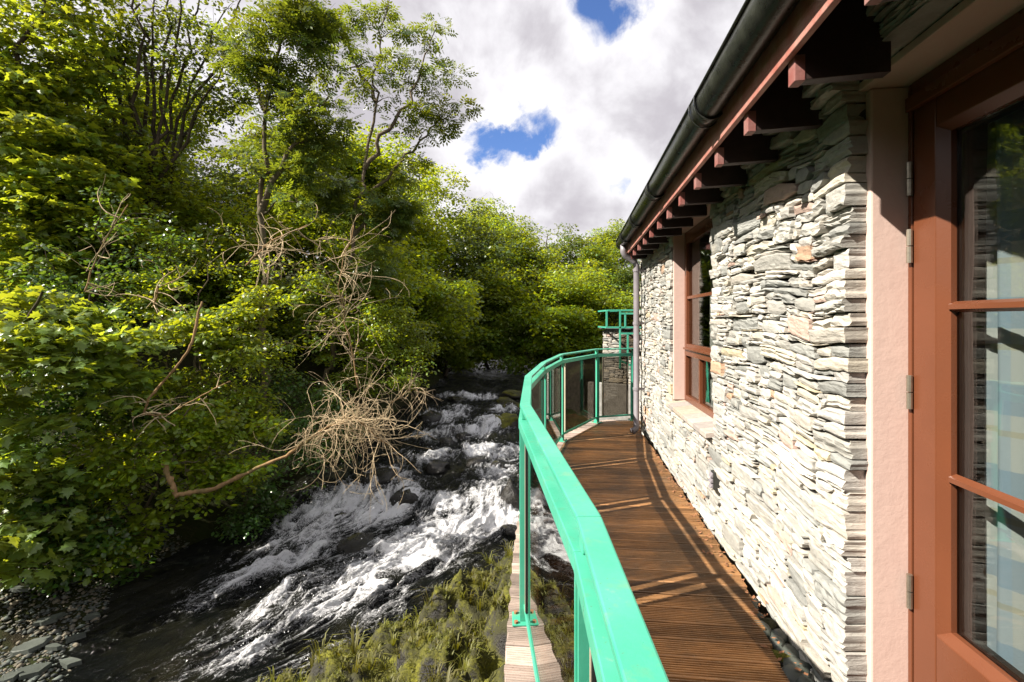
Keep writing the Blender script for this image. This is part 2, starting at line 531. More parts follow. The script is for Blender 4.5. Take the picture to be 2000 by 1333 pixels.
def water_mat():
    m, t = new_mat('river_water')
    p = world_co(t)
    foam = t.n('ShaderNodeAttribute', attribute_name='foam').outputs['Fac']
    st = t.n('ShaderNodeAttribute', attribute_name='flow').outputs['Vector']
    cu = t.n('ShaderNodeTexNoise', {'Vector': t.vmath('MULTIPLY', st, (4.5, 3.0, 3.0)), 'Scale': 1.0, 'Detail': 3.0, 'Roughness': 0.6}).outputs['Color']
    st = t.vmath('ADD', st, t.vmath('MULTIPLY', t.vmath('SUBTRACT', cu, (0.5, 0.5, 0.5)), (0.55, 0.75, 0.0)))     # eddies
    f1 = t.noise(t.vmath('MULTIPLY', st, (13.0, 8.0, 9.0)), 1.0, 7, 0.70, 2.4)
    f2 = t.noise(t.vmath('MULTIPLY', st, (44.0, 30.0, 20.0)), 1.0, 5, 0.66, 1.8)
    br = t.math('ADD', t.math('MULTIPLY', t.math('SUBTRACT', f1, 0.5), 1.9), t.math('MULTIPLY', t.math('SUBTRACT', f2, 0.5), 1.1))
    k = t.mapr(t.math('ADD', foam, br), 0.29, 1.0, 0.0, 1.0, True)
    bed = t.noise(p, 1.1, 5, 0.6)
    wc = t.mixc(t.mapr(bed, 0.45, 0.75), (0.004, 0.005, 0.004), (0.020, 0.019, 0.009))
    wb = t.n('ShaderNodeBump', {'Strength': 1.0, 'Distance': 0.09, 'Height': t.math('ADD', f1, t.math('MULTIPLY', f2, 0.5))})
    wat = t.n('ShaderNodeBsdfPrincipled', {'Base Color': wc, 'Roughness': 0.07, 'IOR': 1.33, 'Specular IOR Level': 0.5, 'Normal': wb.outputs[0]})
    fb = t.n('ShaderNodeBump', {'Strength': 0.9, 'Distance': 0.05, 'Height': t.math('ADD', f1, f2)})
    fo = t.n('ShaderNodeBsdfPrincipled', {'Base Color': (0.88, 0.88, 0.90, 1), 'Roughness': 0.55, 'Specular IOR Level': 0.3, 'Subsurface Weight': 0.0, 'Normal': fb.outputs[0]})
    finish(t, t.n('ShaderNodeMixShader', {0: k, 1: wat.outputs[0], 2: fo.outputs[0]}).outputs[0])
    return m


M['water'] = water_mat()
M['spray'] = plain('spray_drops', (0.88, 0.88, 0.90), 0.3, var=0.01)


def plaid_mat():
    m, t = new_mat('plaid_curtain')
    uv = t.n('ShaderNodeAttribute', attribute_name='cloth').outputs['Vector']
    s = t.n('ShaderNodeSeparateXYZ', {0: uv})

    def stripe(c, period, width, off):
        f = t.math('FRACT', t.math('ADD', t.math('DIVIDE', c, period), off))
        return t.math('LESS_THAN', f, width)
    c = (0.60, 0.62, 0.60)
    c = t.mixc(t.math('MULTIPLY', stripe(s.outputs[1], 0.30, 0.36, 0.1), 0.55), c, (0.22, 0.36, 0.50))
    c = t.mixc(t.math('MULTIPLY', stripe(s.outputs[0], 0.26, 0.36, 0.3), 0.4), c, (0.36, 0.52, 0.68))
    c = t.mixc(t.math('MULTIPLY', stripe(s.outputs[1], 0.30, 0.07, 0.35), 0.4), c, (0.50, 0.42, 0.20))
    c = t.mixc(t.math('MULTIPLY', stripe(s.outputs[0], 0.26, 0.07, 0.1), 0.4), c, (0.50, 0.42, 0.20))
    d = t.n('ShaderNodeBsdfDiffuse', {'Color': c})
    tr = t.n('ShaderNodeBsdfTranslucent', {'Color': c})
    finish(t, t.n('ShaderNodeMixShader', {0: 0.25, 1: d.outputs[0], 2: tr.outputs[0]}).outputs[0])
    return m


M['plaid'] = plaid_mat()
M['teal'] = plain('teal_curtain', (0.02, 0.10, 0.085), 0.9, var=0.1)
M['farrender'] = plain('grey_roughcast', (0.30, 0.29, 0.27), 0.95, var=0.2, vscale=9, bump=0.8, bscale=40)
M['whitewash'] = plain('whitewash', (0.62, 0.60, 0.56), 0.9, var=0.06, bump=0.4)

# ------------------------------------------------------------------ layout
DECK = -1.60
RAIL = -0.45
WM, WC = 0.108, 1.15                    # wall face: x = WC + WM*y
WTH = math.atan(WM)
WDIR = Vector((math.sin(WTH), math.cos(WTH), 0))
WOUT = Vector((-math.cos(WTH), math.sin(WTH), 0))
W0 = Vector((WC, 0, 0))


def wp(s, o, z):                        # wall frame: s along the wall, o out from its face, z height
    return W0 + WDIR * s + WOUT * o + Vector((0, 0, z))


def wfr(s, o, z):
    return tuple(wp(s, o, z))


def s_at(px, rec=0.0):                  # s of the point that a photo column sees at recess rec
    k = (px - CX) / F
    # W0.x + s*dx - o*.. : x = k*y
    o = -rec
    # x = WC + s sin + o*(-cos) ; y = s cos + o sin
    return (k * o * math.sin(WTH) - WC + o * math.cos(WTH)) / (math.sin(WTH) - k * math.cos(WTH))


RM, RC0 = 0.127, 1.0                    # eaves run a hair off the wall: x = c + RM*y
RTH = math.atan(RM)
RDIR = Vector((math.sin(RTH), math.cos(RTH), 0))
ROUT = Vector((-math.cos(RTH), math.sin(RTH), 0))


def rp(s, c, z):
    return Vector((c, 0, 0)) + RDIR * s + Vector((0, 0, z))

# ================================================================== terrain and river
def ip(y, tab):
    return np.interp(y, [a for a, _ in tab], [b for _, b in tab])


XL = ((3, -4.9), (5, -5.0), (6, -5.2), (7.5, -6.0), (8.6, -5.6), (9.8, -4.9), (13, -4.2), (16, -3.7), (20, -3.2), (30, -3.0), (60, -3.0))
XR = ((3, -6.0), (4.5, -4.3), (5.4, -3.1), (6.9, -1.55), (8.4, -0.25), (9.2, 0.25), (12, 0.7), (20, 1.1), (25, 2.0), (30, 6.0), (60, 9.0))
ZW = ((3, -4.25), (5, -4.2), (9.2, -3.98), (9.75, -3.9), (10.1, -3.62), (13, -3.4), (16, -3.05), (19.5, -2.80), (22, -2.70), (60, -2.62))
GF = ((3, -6.6), (4, -5.8), (6, -4.0), (8, -2.6), (10, -1.7), (14, -1.3), (20, -1.2), (60, -1.0))


def zw(y):
    return ip(y, ZW)


def ground_z(x, y):
    x = np.asarray(x, float); y = np.asarray(y, float)
    xl, xr, z0 = ip(y, XL), ip(y, XR), zw(y)
    n = fbm(x * 0.6, y * 0.6, oct=3, seed=3) * 0.25
    near = np.clip((8.2 - y) / 2.0, 0, 1)                       # gravel bar: gentle first metre and a half
    dl = np.maximum(xl - x, 0)
    up = np.where(dl < 1.6, dl * (0.9 - 0.72 * near), 1.6 * (0.9 - 0.72 * near) + (dl - 1.6) * (0.45 + 0.15 * near))
    up = np.minimum(up, 16 + (up - 16) * 0.15)
    left = z0 - 0.06 + up + n * np.clip(dl, 0, 1)
    dr = np.maximum(x - xr, 0)
    right = np.minimum(z0 - 0.1 + dr * 0.55, -1.95) + np.maximum(x - 7, 0) * 0.3 * np.clip((y - 9) / 6, 0, 1)
    chan = z0 - 0.55
    z = np.where(x < xl, left, np.where(x > xr, right, chan))
    far = np.clip((y - 27) / 8, 0, 1)
    zfar = -2.9 + (y - 27) * 0.09 + np.abs(x + 1) * 0.12 + n
    return np.where(far > 0, np.maximum(z * (1 - far) + zfar * far, z * (1 - far) + zfar * far), z)


def axis(parts):
    return np.unique(np.concatenate([np.arange(a, b, s) for a, b, s in parts]))


gx = axis(((-400, -60, 40), (-60, -14, 2), (-14, 4, 0.2), (4, 30, 1.5), (30, 400, 40)))
gy = axis(((-300, -20, 40), (-20, 3, 1.5), (3, 32, 0.25), (32, 70, 2), (70, 500, 40)))
GX, GY = np.meshgrid(gx, gy)
GZ = ground_z(GX, GY)
mb_zone = (GX > np.where(GY < 4, -7.5, ip(GY, XR) + 0.05)) & (GX < 1.5) & (GY > -19) & (GY < 9.3)
GZ = np.where(mb_zone, np.minimum(GZ, zw(GY) - 0.4), GZ)
nx, ny = len(gx), len(gy)
idx = np.arange(nx * ny).reshape(ny, nx)
quad = np.stack([idx[:-1, :-1], idx[:-1, 1:], idx[1:, 1:], idx[1:, :-1]], -1).reshape(-1, 4)
o = link('ground', np_mesh('ground', np.stack([GX, GY, GZ], -1).reshape(-1, 3), quad, True), M['ground'])
tag(o, 'dark woodland floor and river bank under the trees', kind='structure')

# ---- water: a sheet that steps down over the ledge, with whitewater where it breaks
NY, NX = 640, 560
wy = 4.1 * np.exp(np.linspace(0, math.log(34 / 4.1), NY))
U = np.linspace(0, 1, NX)
WY = np.repeat(wy[:, None], NX, 1)
wl = ip(wy, XL) - 0.9
wr = np.minimum(ip(wy, XR) + 0.9, 9)
WX = wl[:, None] + (wr - wl)[:, None] * U[None, :]
sx = WX - ip(WY, GF)                     # coordinates that follow the current
sy = WY
w1 = fbm(sx * 1.1, sy * 0.5, oct=3, seed=11)
w2 = fbm(sx * 1.1 + 40, sy * 0.5, oct=3, seed=12)
qx, qy = sx + 0.55 * w1, sy + 0.9 * w2


def river_pt(px, py):
    z = -3.6
    for _ in range(12):
        p = at_z(px, py, z)
        z = 0.5 * z + 0.5 * float(zw(p.y))
    return at_z(px, py, float(zw(p.y)))


zone = np.zeros_like(WX)
# centres of broken water (photo column, row of the place), reach across / along in metres, strength
FZ = ((960, 1022, 0.7, 0.28, 1.2), (890, 1040, 0.9, 0.35, 1.15), (810, 1080, 0.9, 0.5, 1.1), (720, 1120, 0.8, 0.6, 1.0), (650, 1180, 0.8, 0.6, 0.8),
      (560, 1100, 0.6, 0.6, 0.85), (620, 1010, 0.8, 0.45, 1.15), (575, 1060, 0.6, 0.5, 0.9), (690, 970, 0.7, 0.5, 1.0), (760, 990, 0.7, 0.6, 0.9),
      (490, 1275, 0.35, 0.3, 1.0), (560, 1230, 0.5, 0.5, 0.5), (620, 1290, 0.6, 0.5, 0.35), (860, 1000, 0.9, 0.3, 0.6), (760, 930, 0.6, 0.5, 0.7),
      (850, 890, 0.9, 0.45, 0.85), (940, 880, 0.8, 0.4, 1.05), (990, 890, 0.6, 0.6, 0.9), (920, 845, 0.9, 0.5, 0.95), (860, 815, 0.9, 0.6, 0.8),
      (960, 830, 0.7, 0.6, 0.85), (900, 800, 0.8, 0.6, 0.5), (930, 775, 1.2, 0.5, 0.95), (985, 800, 0.6, 0.8, 0.8), (880, 775, 0.6, 0.4, 0.6),
      (960, 960, 0.9, 0.5, 0.55), (1060, 1060, 0.5, 0.5, 0.8), (970, 925, 0.7, 0.5, 0.7), (830, 850, 0.6, 0.5, 0.6), (600, 1150, 0.5, 0.5, 0.7), (520, 1190, 0.4, 0.4, 0.6), (480, 1150, 0.35, 0.4, 0.5), (740, 1200, 0.5, 0.4, 0.45), (430, 1250, 0.4, 0.35, 0.35), (880, 1090, 0.4, 0.4, 0.5))
for px, py, a, b, s in FZ:
    c = river_pt(px, py)
    cxs = c.x - float(ip(c.y, GF))
    zone = np.maximum(zone, s * np.exp(-(((sx - cxs) / a) ** 2 + ((sy - c.y) / (b * (1.5 if c.y < 12 else 1.2))) ** 2)))
streak = 1 - np.abs(fbm(qx * 2.6, qy * 1.15, oct=4, seed=21))                    # ridges: curling filaments
streak2 = 1 - np.abs(fbm(qx * 6.0 + 9, qy * 3.0, oct=4, seed=22))
bill = fbm(qx * 1.5, qy * 0.8, oct=4, seed=23)
foam = zone * 0.82 + (streak ** 7) * (0.12 + 0.42 * np.clip(zone * 1.3, 0, 1)) + (streak2 ** 8) * (0.26 + 0.30 * zone) + bill * (0.10 + 0.30 * zone) - 0.16
lap = np.exp(-((sy - 9.82) / 0.22) ** 2) * (WX > -1.6) * 0.40
foam = foam + lap * (0.5 + fbm(WX * 7, WY * 0.7, oct=3, seed=31))
foam = np.where(WY > 21.5, foam - 0.25 * np.clip((WY - 21.5) / 1.0, 0, 1), foam)
foam = np.clip(foam, 0, 1.05)
rough = 0.35 + zone
WZ = zw(WY) + 0.075 * fbm(qx * 1.3, qy * 0.7, oct=3, seed=41) * (0.6 + zone * 1.6) + (0.14 * fbm(qx * 3.0, qy * 1.9, oct=4, seed=42) + 0.08 * (streak2 - 0.8)) * rough + 0.035 * np.abs(fbm(qx * 9, qy * 5, oct=3, seed=43)) * rough
WZ += 0.10 * np.clip(foam, 0, 1) * (0.5 + 0.9 * vnoise(qx * 5, qy * 4, seed=51))
idx = np.arange(NX * NY).reshape(NY, NX)
quad = np.stack([idx[:-1, :-1], idx[:-1, 1:], idx[1:, 1:], idx[1:, :-1]], -1).reshape(-1, 4)
me = np_mesh('river', np.stack([WX, WY, WZ], -1).reshape(-1, 3), quad, True,
             {'foam': foam.ravel(), 'flow': np.stack([qx * 0.35 + sx * 0.65, qy * 0.35 + sy * 0.65, WZ], -1).reshape(-1, 3)})
o = link('river', me, M['water'])
tag(o, 'dark river tumbling in white rapids past the deck', kind='structure')
# spray: drops thrown up where the water breaks hardest
prob = np.clip(zone - 0.45, 0, 1).ravel() * (WY.ravel() < 17) * WY.ravel() ** 1.2
pick = RNG.choice(prob.size, 2600, p=prob / prob.sum())
sprP = np.stack([WX.ravel()[pick], WY.ravel()[pick], WZ.ravel()[pick]], -1) + np.stack([RNG.normal(0, .05, 2600), RNG.normal(0, .05, 2600), 0.02 + 0.16 * RNG.random(2600) ** 2.5], -1)
OC = np.array([(1, 0, 0), (0, 1, 0), (-1, 0, 0), (0, -1, 0), (0, 0, 1), (0, 0, -1)], float)
OCF = np.array([(0, 1, 4), (1, 2, 4), (2, 3, 4), (3, 0, 4), (1, 0, 5), (2, 1, 5), (3, 2, 5), (0, 3, 5)])
sprV = sprP[:, None, :] + OC[None] * (0.003 + 0.007 * RNG.random(2600) ** 2)[:, None, None] * np.array([1, 1, 1.3])
o = link('spray', np_mesh('spray', sprV.reshape(-1, 3), (np.arange(2600)[:, None, None] * 6 + OCF[None]).reshape(-1, 3), True), M['spray'])
tag(o, 'drops of white spray flying above the rapids', 'spray', kind='stuff')


# ---- rocks
def rock_mesh(name, seed, sub=3, amp=0.35, flat=0.7, freq=1.3, ridg=0.0):
    bm = bmesh.new()
    bmesh.ops.create_icosphere(bm, subdivisions=sub, radius=1.0)
    P = np.array([v.co[:] for v in bm.verts])
    d = 1 + amp * fbm(P[:, 0] * freq + seed * 3.1, P[:, 1] * freq, P[:, 2] * freq, 4, seed) + ridg * np.abs(fbm(P[:, 0] * 3, P[:, 1] * 3 + seed, P[:, 2] * 3, 3, seed + 5))
    P = P * d[:, None]
    P[:, 2] *= flat
    for v, p in zip(bm.verts, P):
        v.co = p
    me = bpy.data.meshes.new(name)
    bm.to_mesh(me); bm.free()
    me.polygons.foreach_set('use_smooth', [True] * len(me.polygons))
    return me


ROCKS = (  # column, row of the foot, width and height in photo pixels, kind, label
    (985, 832, 58, 30, 'm', 'rounded mossy boulder in the rapids just beyond the bend of the handrail'),
    (990, 795, 40, 20, 'm', 'low dark mossy rock upstream of the rounded boulder'),
    (1000, 775, 46, 14, 'm', 'long yellow mossed rock at the head of the rapids by the handrail'),
    (877, 847, 28, 15, 'w', 'dark wet rock breaking the surface in mid river, upper of a close pair'),
    (872, 866, 22, 14, 'w', 'small dark wet rock in mid river, lower of a close pair'),
    (906, 857, 28, 13, 'w', 'small wet rock with water spilling over it right of the close pair'),
    (838, 822, 52, 18, 'w', 'flat dark rock at the left bank beside the upper rapids'),
    (892, 784, 34, 10, 'w', 'low rock awash at the top of the rapids'),
    (848, 920, 46, 20, 'w', 'dark rock beside the tips of the pale dead twigs'),
    (930, 910, 34, 16, 'w', 'low wet rock in midstream above the small waterfall'),
    (972, 918, 34, 18, 'w', 'wet rock close to the handrail above the small waterfall'),
    (1000, 990, 40, 46, 'w', 'tall dark rock at the right end of the small waterfall'),
    (996, 1045, 34, 20, 'w', 'jagged dark rock against the deck edge below the waterfall'),
    (664, 1016, 34, 18, 'w', 'black wet rock in the foam under the dead branch, left one'),
    (733, 1012, 38, 16, 'w', 'black wet rock in the foam under the dead branch, right one'),
    (700, 1078, 84, 26, 'w', 'broad black rock with water sliding over it in the middle of the rapids'),
    (790, 985, 50, 34, 'w', 'dark rock at the left end of the small waterfall'),
    (745, 940, 60, 30, 'w', 'dark rock under the drooping dead twigs'),
)
for i, (px, py, pw, ph, kd, lab) in enumerate(ROCKS):
    p = river_pt(px, py)
    k = p.y / F
    me = rock_mesh('river_rock', 60 + i, 3, 0.62, 1.0, 1.5, 0.30)
    o = link('river_rock', me, M['mossrock' if kd == 'm' else 'wetrock'], None, (p.x, p.y + pw * k * 0.3, p.z - ph * k * 0.15))
    o.scale = (pw * k * 0.55, pw * k * 0.5, ph * k * 0.80)
    o.rotation_euler = (random.uniform(-.2, .2), random.uniform(-.2, .2), random.uniform(-.5, .5))
    tag(o, lab, 'rock', 'rocks in the rapids')

# ---- gravel bar: slate slabs as things, pebbles as stuff
def slab_mesh(seed, n=9):
    rr = random.Random(seed)
    bm = bmesh.new()
    a0 = rr.uniform(0, 6)
    top, bot = [], []
    for k in range(n):
        a = 2 * math.pi * k / n + rr.uniform(-.3, .3) + a0
        q = rr.uniform(0.5, 1.15)
        top.append(bm.verts.new((math.cos(a) * q * 0.94, math.sin(a) * q * 0.5, 0.11 + rr.uniform(-.02, .02))))
        bot.append(bm.verts.new((math.cos(a) * q, math.sin(a) * q * 0.55, -0.1)))
    bm.faces.new(top)
    bm.faces.new(list(reversed(bot)))
    for k in range(n):
        bm.faces.new((bot[k], bot[(k + 1) % n], top[(k + 1) % n], top[k]))
    me = bpy.data.meshes.new('slate_slab')
    bm.to_mesh(me); bm.free()
    return me


SL = ((70, 1150, 70, 0.2, 'long grey slab at the head of the gravel bar under the sycamore leaves'), (150, 1240, 34, 0.5, 'pale slab lying flat in the middle of the gravel bar'),
      (95, 1225, 44, 0.7, 'tilted dark slab in the middle of the gravel bar'), (55, 1262, 60, 0.3, 'large grey green slab near the left edge of the picture'),
      (135, 1285, 40, -0.1, 'olive brown slab half in the dark water'), (20, 1322, 40, 0.4, 'cream slab in the bottom left corner of the picture'),
      (62, 1308, 50, 0.6, 'smooth blue grey slab near the bottom left corner'), (100, 1262, 30, 0.2, 'small blue grey slab between two larger slabs'),
            (35, 1200, 34, 0.0, 'small tilted slab at the left edge of the gravel bar'), (180, 1205, 26, 0.9, 'little dark slab at the water end of the gravel'))
for i, (px, py, pw, rz, lab) in enumerate(SL):
    p = at_z(px, py, -4.08)
    k = p.y / F
    z = float(ground_z(p.x, p.y)) + 0.02
    if px > 200:
        z = float(zw(p.y)) - 0.02
    o = link('slate_slab', slab_mesh(i), M['slab'], None, (p.x, p.y, z + 0.02))
    o.scale = (pw * k * 0.62, pw * k * 0.62, 0.22)
    o.rotation_euler = (random.uniform(-.12, .12), random.uniform(-.25, .12), rz)
    tag(o, lab, 'slab', 'slate slabs on the gravel bar')

N = 9000
px_ = RNG.uniform(-7.6, -4.6, N); py_ = RNG.uniform(4.6, 8.6, N)
keep = (px_ < ip(py_, XL) + 0.25)
px_, py_ = px_[keep], py_[keep]
pz_ = ground_z(px_, py_)
N = len(px_)
OCT = np.array([(1, 0, 0), (0, 1, 0), (-1, 0, 0), (0, -1, 0), (0, 0, 1), (0, 0, -1)], float)
OF = np.array([(0, 1, 4), (1, 2, 4), (2, 3, 4), (3, 0, 4), (1, 0, 5), (2, 1, 5), (3, 2, 5), (0, 3, 5)])
sz = 0.010 + 0.030 * RNG.random(N) ** 4 + 0.008 * RNG.random(N)
ang = RNG.uniform(0, 6.28, N)
tv = OCT[None] * (1 + RNG.uniform(-.3, .3, (N, 6, 1)))
tv = tv * np.stack([sz * RNG.uniform(1, 1.8, N), sz, sz * RNG.uniform(.35, .8, N)], -1)[:, None, :]
ca, sa = np.cos(ang)[:, None], np.sin(ang)[:, None]
tv = np.stack([tv[..., 0] * ca - tv[..., 1] * sa, tv[..., 0] * sa + tv[..., 1] * ca, tv[..., 2]], -1)
tv = tv + np.stack([px_, py_, pz_ + sz * 0.3], -1)[:, None, :]
pc = np.array([(0.16, 0.17, 0.15), (0.24, 0.22, 0.17), (0.11, 0.12, 0.11), (0.30, 0.26, 0.19), (0.2, 0.23, 0.2)])[RNG.integers(0, 5, N)]
me = np_mesh('gravel', tv.reshape(-1, 3), (np.arange(N)[:, None, None] * 6 + OF[None]).reshape(-1, 3), True, {'col': np.repeat(pc, 6, 0)})
o = link('gravel', me, M['pebble'])
tag(o, 'small river gravel along the shaded left bank', 'gravel', kind='stuff')

# ---- mossy bank below the deck
bx = np.arange(-4.8, 1.2, 0.04); by = np.arange(3.6, 9.4, 0.04)
BX, BY = np.meshgrid(bx, by)
dr = BX - ip(BY, XR) + 0.18 * fbm(BX * 1.4, BY * 1.4, oct=3, seed=66)
hump = np.abs(fbm(BX * 1.5, BY * 1.5, oct=4, seed=61))
BZ = zw(BY) - 0.12 + np.clip(dr, -0.3, 0.9) * 0.36 + np.clip(dr - 0.9, 0, 5) * 0.10 + np.clip(dr + .1, 0, 1) * (hump * 0.75 - 0.16 + 0.16 * fbm(BX * 4, BY * 4, oct=4, seed=62) + 0.05 * np.abs(fbm(BX * 11, BY * 11, oct=2, seed=63)))
BZ = np.minimum(BZ, -2.25)
idx = np.arange(BX.size).reshape(BX.shape)
quad = np.stack([idx[:-1, :-1], idx[:-1, 1:], idx[1:, 1:], idx[1:, :-1]], -1)
keepq = (dr[:-1, :-1] > -0.35)
o = link('mossy_bank', np_mesh('mossy_bank', np.stack([BX, BY, BZ], -1).reshape(-1, 3), quad[keepq].reshape(-1, 4), True), M['mossbank'])
tag(o, 'bright mossy rock bank at the foot of the deck', kind='structure')

# grass and moss tufts on it: arching blades
NT_ = 260
tx = RNG.uniform(-4.2, 0.3, NT_ * 4); ty = RNG.uniform(4.6, 9.0, NT_ * 4)
ok = (tx - ip(ty, XR) > 0.12)
tx, ty = tx[ok][:NT_], ty[ok][:NT_]
ix = np.clip(((tx + 4.8) / 0.04).astype(int), 0, len(bx) - 1); iy = np.clip(((ty - 3.6) / 0.04).astype(int), 0, len(by) - 1)
tz = BZ[iy, ix]
nb = 16
NTt = len(tx)
cl = np.repeat(np.arange(NTt), nb)
hgt = (0.05 + 0.20 * RNG.random(NTt) ** 3)[cl] * RNG.uniform(0.6, 1.2, len(cl))
az = RNG.uniform(0, 6.28, len(cl))
lean = RNG.uniform(0.3, 1.3, len(cl))
r0 = RNG.uniform(0, 0.06, len(cl))
b0 = np.stack([tx[cl] + r0 * np.cos(az), ty[cl] + r0 * np.sin(az), tz[cl] - 0.01], -1)
dv = np.stack([np.cos(az), np.sin(az), np.zeros_like(az)], -1)
sd = np.stack([-np.sin(az), np.cos(az), np.zeros_like(az)], -1) * 0.006
mid = b0 + dv * (hgt * lean * 0.35)[:, None] + np.array([0, 0, 1]) * (hgt * 0.75)[:, None]
tip = b0 + dv * (hgt * lean)[:, None] + np.array([0, 0, 1]) * (hgt * (1.0 - 0.35 * lean))[:, None]
V = np.stack([b0 - sd, b0 + sd, mid + sd, mid - sd, tip], 1)
nbl = len(cl)
q4 = np.arange(nbl)[:, None] * 5 + np.array([0, 1, 2, 3])
q3 = np.arange(nbl)[:, None] * 5 + np.array([3, 2, 4])
o = link('grass', np_mesh('grass', V.reshape(-1, 3), [q4, q3], True, {'var': np.repeat(RNG.random(NTt)[cl] * 0.7 + 0.3 * RNG.random(nbl), 5)}), M['grass'])
tag(o, 'tufts of yellow green grass and moss on the bank below the deck', 'grass', kind='stuff')

# moss: a nap of very short blades over patches of the bank
NM = 90000
mx = RNG.uniform(-4.3, 0.4, NM); my = RNG.uniform(4.4, 9.1, NM)
pat = fbm(mx * 1.9, my * 1.9, oct=3, seed=71)
ok = (mx - ip(my, XR) > 0.05) & (pat + 0.25 * RNG.random(NM) > 0.15)
mx, my, pat = mx[ok], my[ok], pat[ok]
ix = np.clip(((mx + 4.8) / 0.04).astype(int), 0, len(bx) - 1); iy = np.clip(((my - 3.6) / 0.04).astype(int), 0, len(by) - 1)
NM = len(mx)
az = RNG.uniform(0, 6.28, NM); hh = RNG.uniform(0.015, 0.05, NM)
b0 = np.stack([mx, my, BZ[iy, ix] - 0.008], -1)
dv = np.stack([np.cos(az), np.sin(az), RNG.uniform(0.2, 1.4, NM)], -1) * hh[:, None]
sd = np.stack([-np.sin(az), np.cos(az), 0 * az], -1) * RNG.uniform(0.004, 0.010, NM)[:, None]
V = np.stack([b0 - sd, b0 + sd, b0 + dv], 1)
o = link('moss', np_mesh('moss', V.reshape(-1, 3), np.arange(NM * 3).reshape(-1, 3), True, {'var': np.repeat(np.clip(0.5 + pat * 0.8 + RNG.normal(0, .15, NM), 0, 1), 3)}), M['grass'])
tag(o, 'yellow green moss over the wet rocks below the deck', 'moss', kind='stuff')

# ================================================================== the deck
EDGE = ((-0.6, -0.06), (1.1, -0.045), (2.1, -0.035), (3.0, -0.005), (3.8, 0.04), (5.12, 0.19), (6.38, 0.52), (7.52, 1.20), (7.80, 1.62))
RPATH = [Vector((0.150, -0.45, 0)), Vector((0.177, 1.109, 0)), Vector((0.071, 2.575, 0)), Vector((0.1315, 3.88, 0)), Vector((0.336, 5.12, 0)),
         Vector((0.655, 6.378, 0)), Vector((1.32, 7.52, 0)), Vector((1.93, 7.70, 0))]
deck = empty('timber_deck', (1.0, 0.5, DECK), 'brown grooved timber deck walkway running along the stone house wall', 'deck')


def edge_x(y, tab):
    return float(np.interp(y, [a for a, _ in tab], [b for _, b in tab]))


RT = [(p.y, p.x) for p in RPATH]




pitch, gap = 0.134, 0.011
GROOVES = 7


def board_profile():
    wdt = pitch - gap
    pts = [(0, -0.028), (0, -0.003), (0.003, 0.0)]
    a, b = 0.008, wdt - 0.008
    st = (b - a) / GROOVES
    for g in range(GROOVES):
        u = a + g * st
        pts += [(u + st * 0.22, 0.0), (u + st * 0.30, -0.006), (u + st * 0.80, -0.006), (u + st * 0.88, 0.0)]
    pts += [(wdt - 0.003, 0.0), (wdt, -0.003), (wdt, -0.028)]
    return pts


PROF = board_profile()


def make_board(name, s0, o_of_wall, o_of_edge, mat, zoff):
    """board across the deck at s0; ends follow two curves given as o (out from the wall) by s"""
    V, Fc = [], []
    n = len(PROF)
    b0 = origin(deck)
    for end in (0, 1):
        for (u, h) in PROF:
            s = s0 + u
            oo = o_of_wall(s) if end == 0 else o_of_edge(s)
            V.append(tuple(wp(s, oo, DECK + h + zoff) - b0))
    for k in range(n - 1):
        Fc.append((k, k + 1, n + k + 1, n + k))
    Fc.append((n - 1, 0, n, 2 * n - 1))
    Fc.append(tuple(reversed(range(n))))
    Fc.append(tuple(range(n, 2 * n)))
    me = bpy.data.meshes.new(name)
    me.from_pydata(V, [], Fc)
    me.update()
    me.materials.append(mat)
    me.materials.append(M['dirt'])
    for k in range(n - 1):                  # grime lies in the grooves
        if PROF[k][1] < -0.005 and PROF[k + 1][1] < -0.005 and mat is M['board']:
            me.polygons[k].material_index = 1
    return link(name, me, mat, deck)


def line_o(tab):
    """o (distance out of the wall) at s for a curve given as (y, x)"""
    S, O = [], []
    for y, x in tab:
        d = Vector((x, y, 0)) - W0
        S.append(d.dot(WDIR)); O.append(d.dot(WOUT))
    return lambda s: float(np.interp(s, S, O))


o_edge = line_o(EDGE)
o_rail = line_o([(y, x + 0.045) for y, x in RT])
s0 = -0.3
i = 0
while s0 < 7.62:
    near_gap = 0.05 + 0.10 * max(0.0, min(1.0, (2.9 - s0) / 0.7)) if s0 < 2.9 else 0.05 + 0.012 * math.sin(i * 1.7)
    if s0 > 7.2:
        wall_o = lambda s: -0.10
    else:
        wall_o = (lambda g: (lambda s: g))(near_gap)
    ro = o_rail(s0 + 0.06)
    if ro > 0.12:
        make_board('deck_board', s0, wall_o, o_rail, M['board'], random.uniform(-0.0015, 0.0015))
        make_board('edge_board', s0 + random.uniform(-.001, .001), lambda s: o_rail(s) + 0.004, lambda s: o_edge(s) + 0.006 * math.sin(s * 40), M['edge'], 0.002 + random.uniform(-0.0015, 0.0015))
    s0 += pitch
    i += 1
# bearers under the boards
for oo in (0.25, 0.75):
    MB().box(-0.3, 7.5 if oo < 0.5 else 6.3, oo - 0.03, oo + 0.03, DECK - 0.19, DECK - 0.03, wfr).build('bearer', M['joist'], deck)
ed = MB()
pts = [Vector((x + 0.03, y, 0)) for y, x in EDGE]
for a, b in zip(pts[:-1], pts[1:]):
    ed.beam(a + Vector((0, 0, DECK - 0.14)), b + Vector((0, 0, DECK - 0.14)), 0.045, 0.21)
ed.build('edge_beam', M['joist'], deck)

# a row of supporting posts on the bank
for y in (2.5, 5.0, 7.0):
    x = edge_x(y, EDGE) + 0.25
    MB().box(x - 0.06, x + 0.06, y - 0.06, y + 0.06, -4.3, DECK - 0.2).build('support_post', M['joist'], deck)

# ================================================================== the railing
rail = empty('balcony_railing', (RPATH[2].x, RPATH[2].y, DECK), 'green painted metal railing with tinted glass panels curving along the deck edge', 'railing')


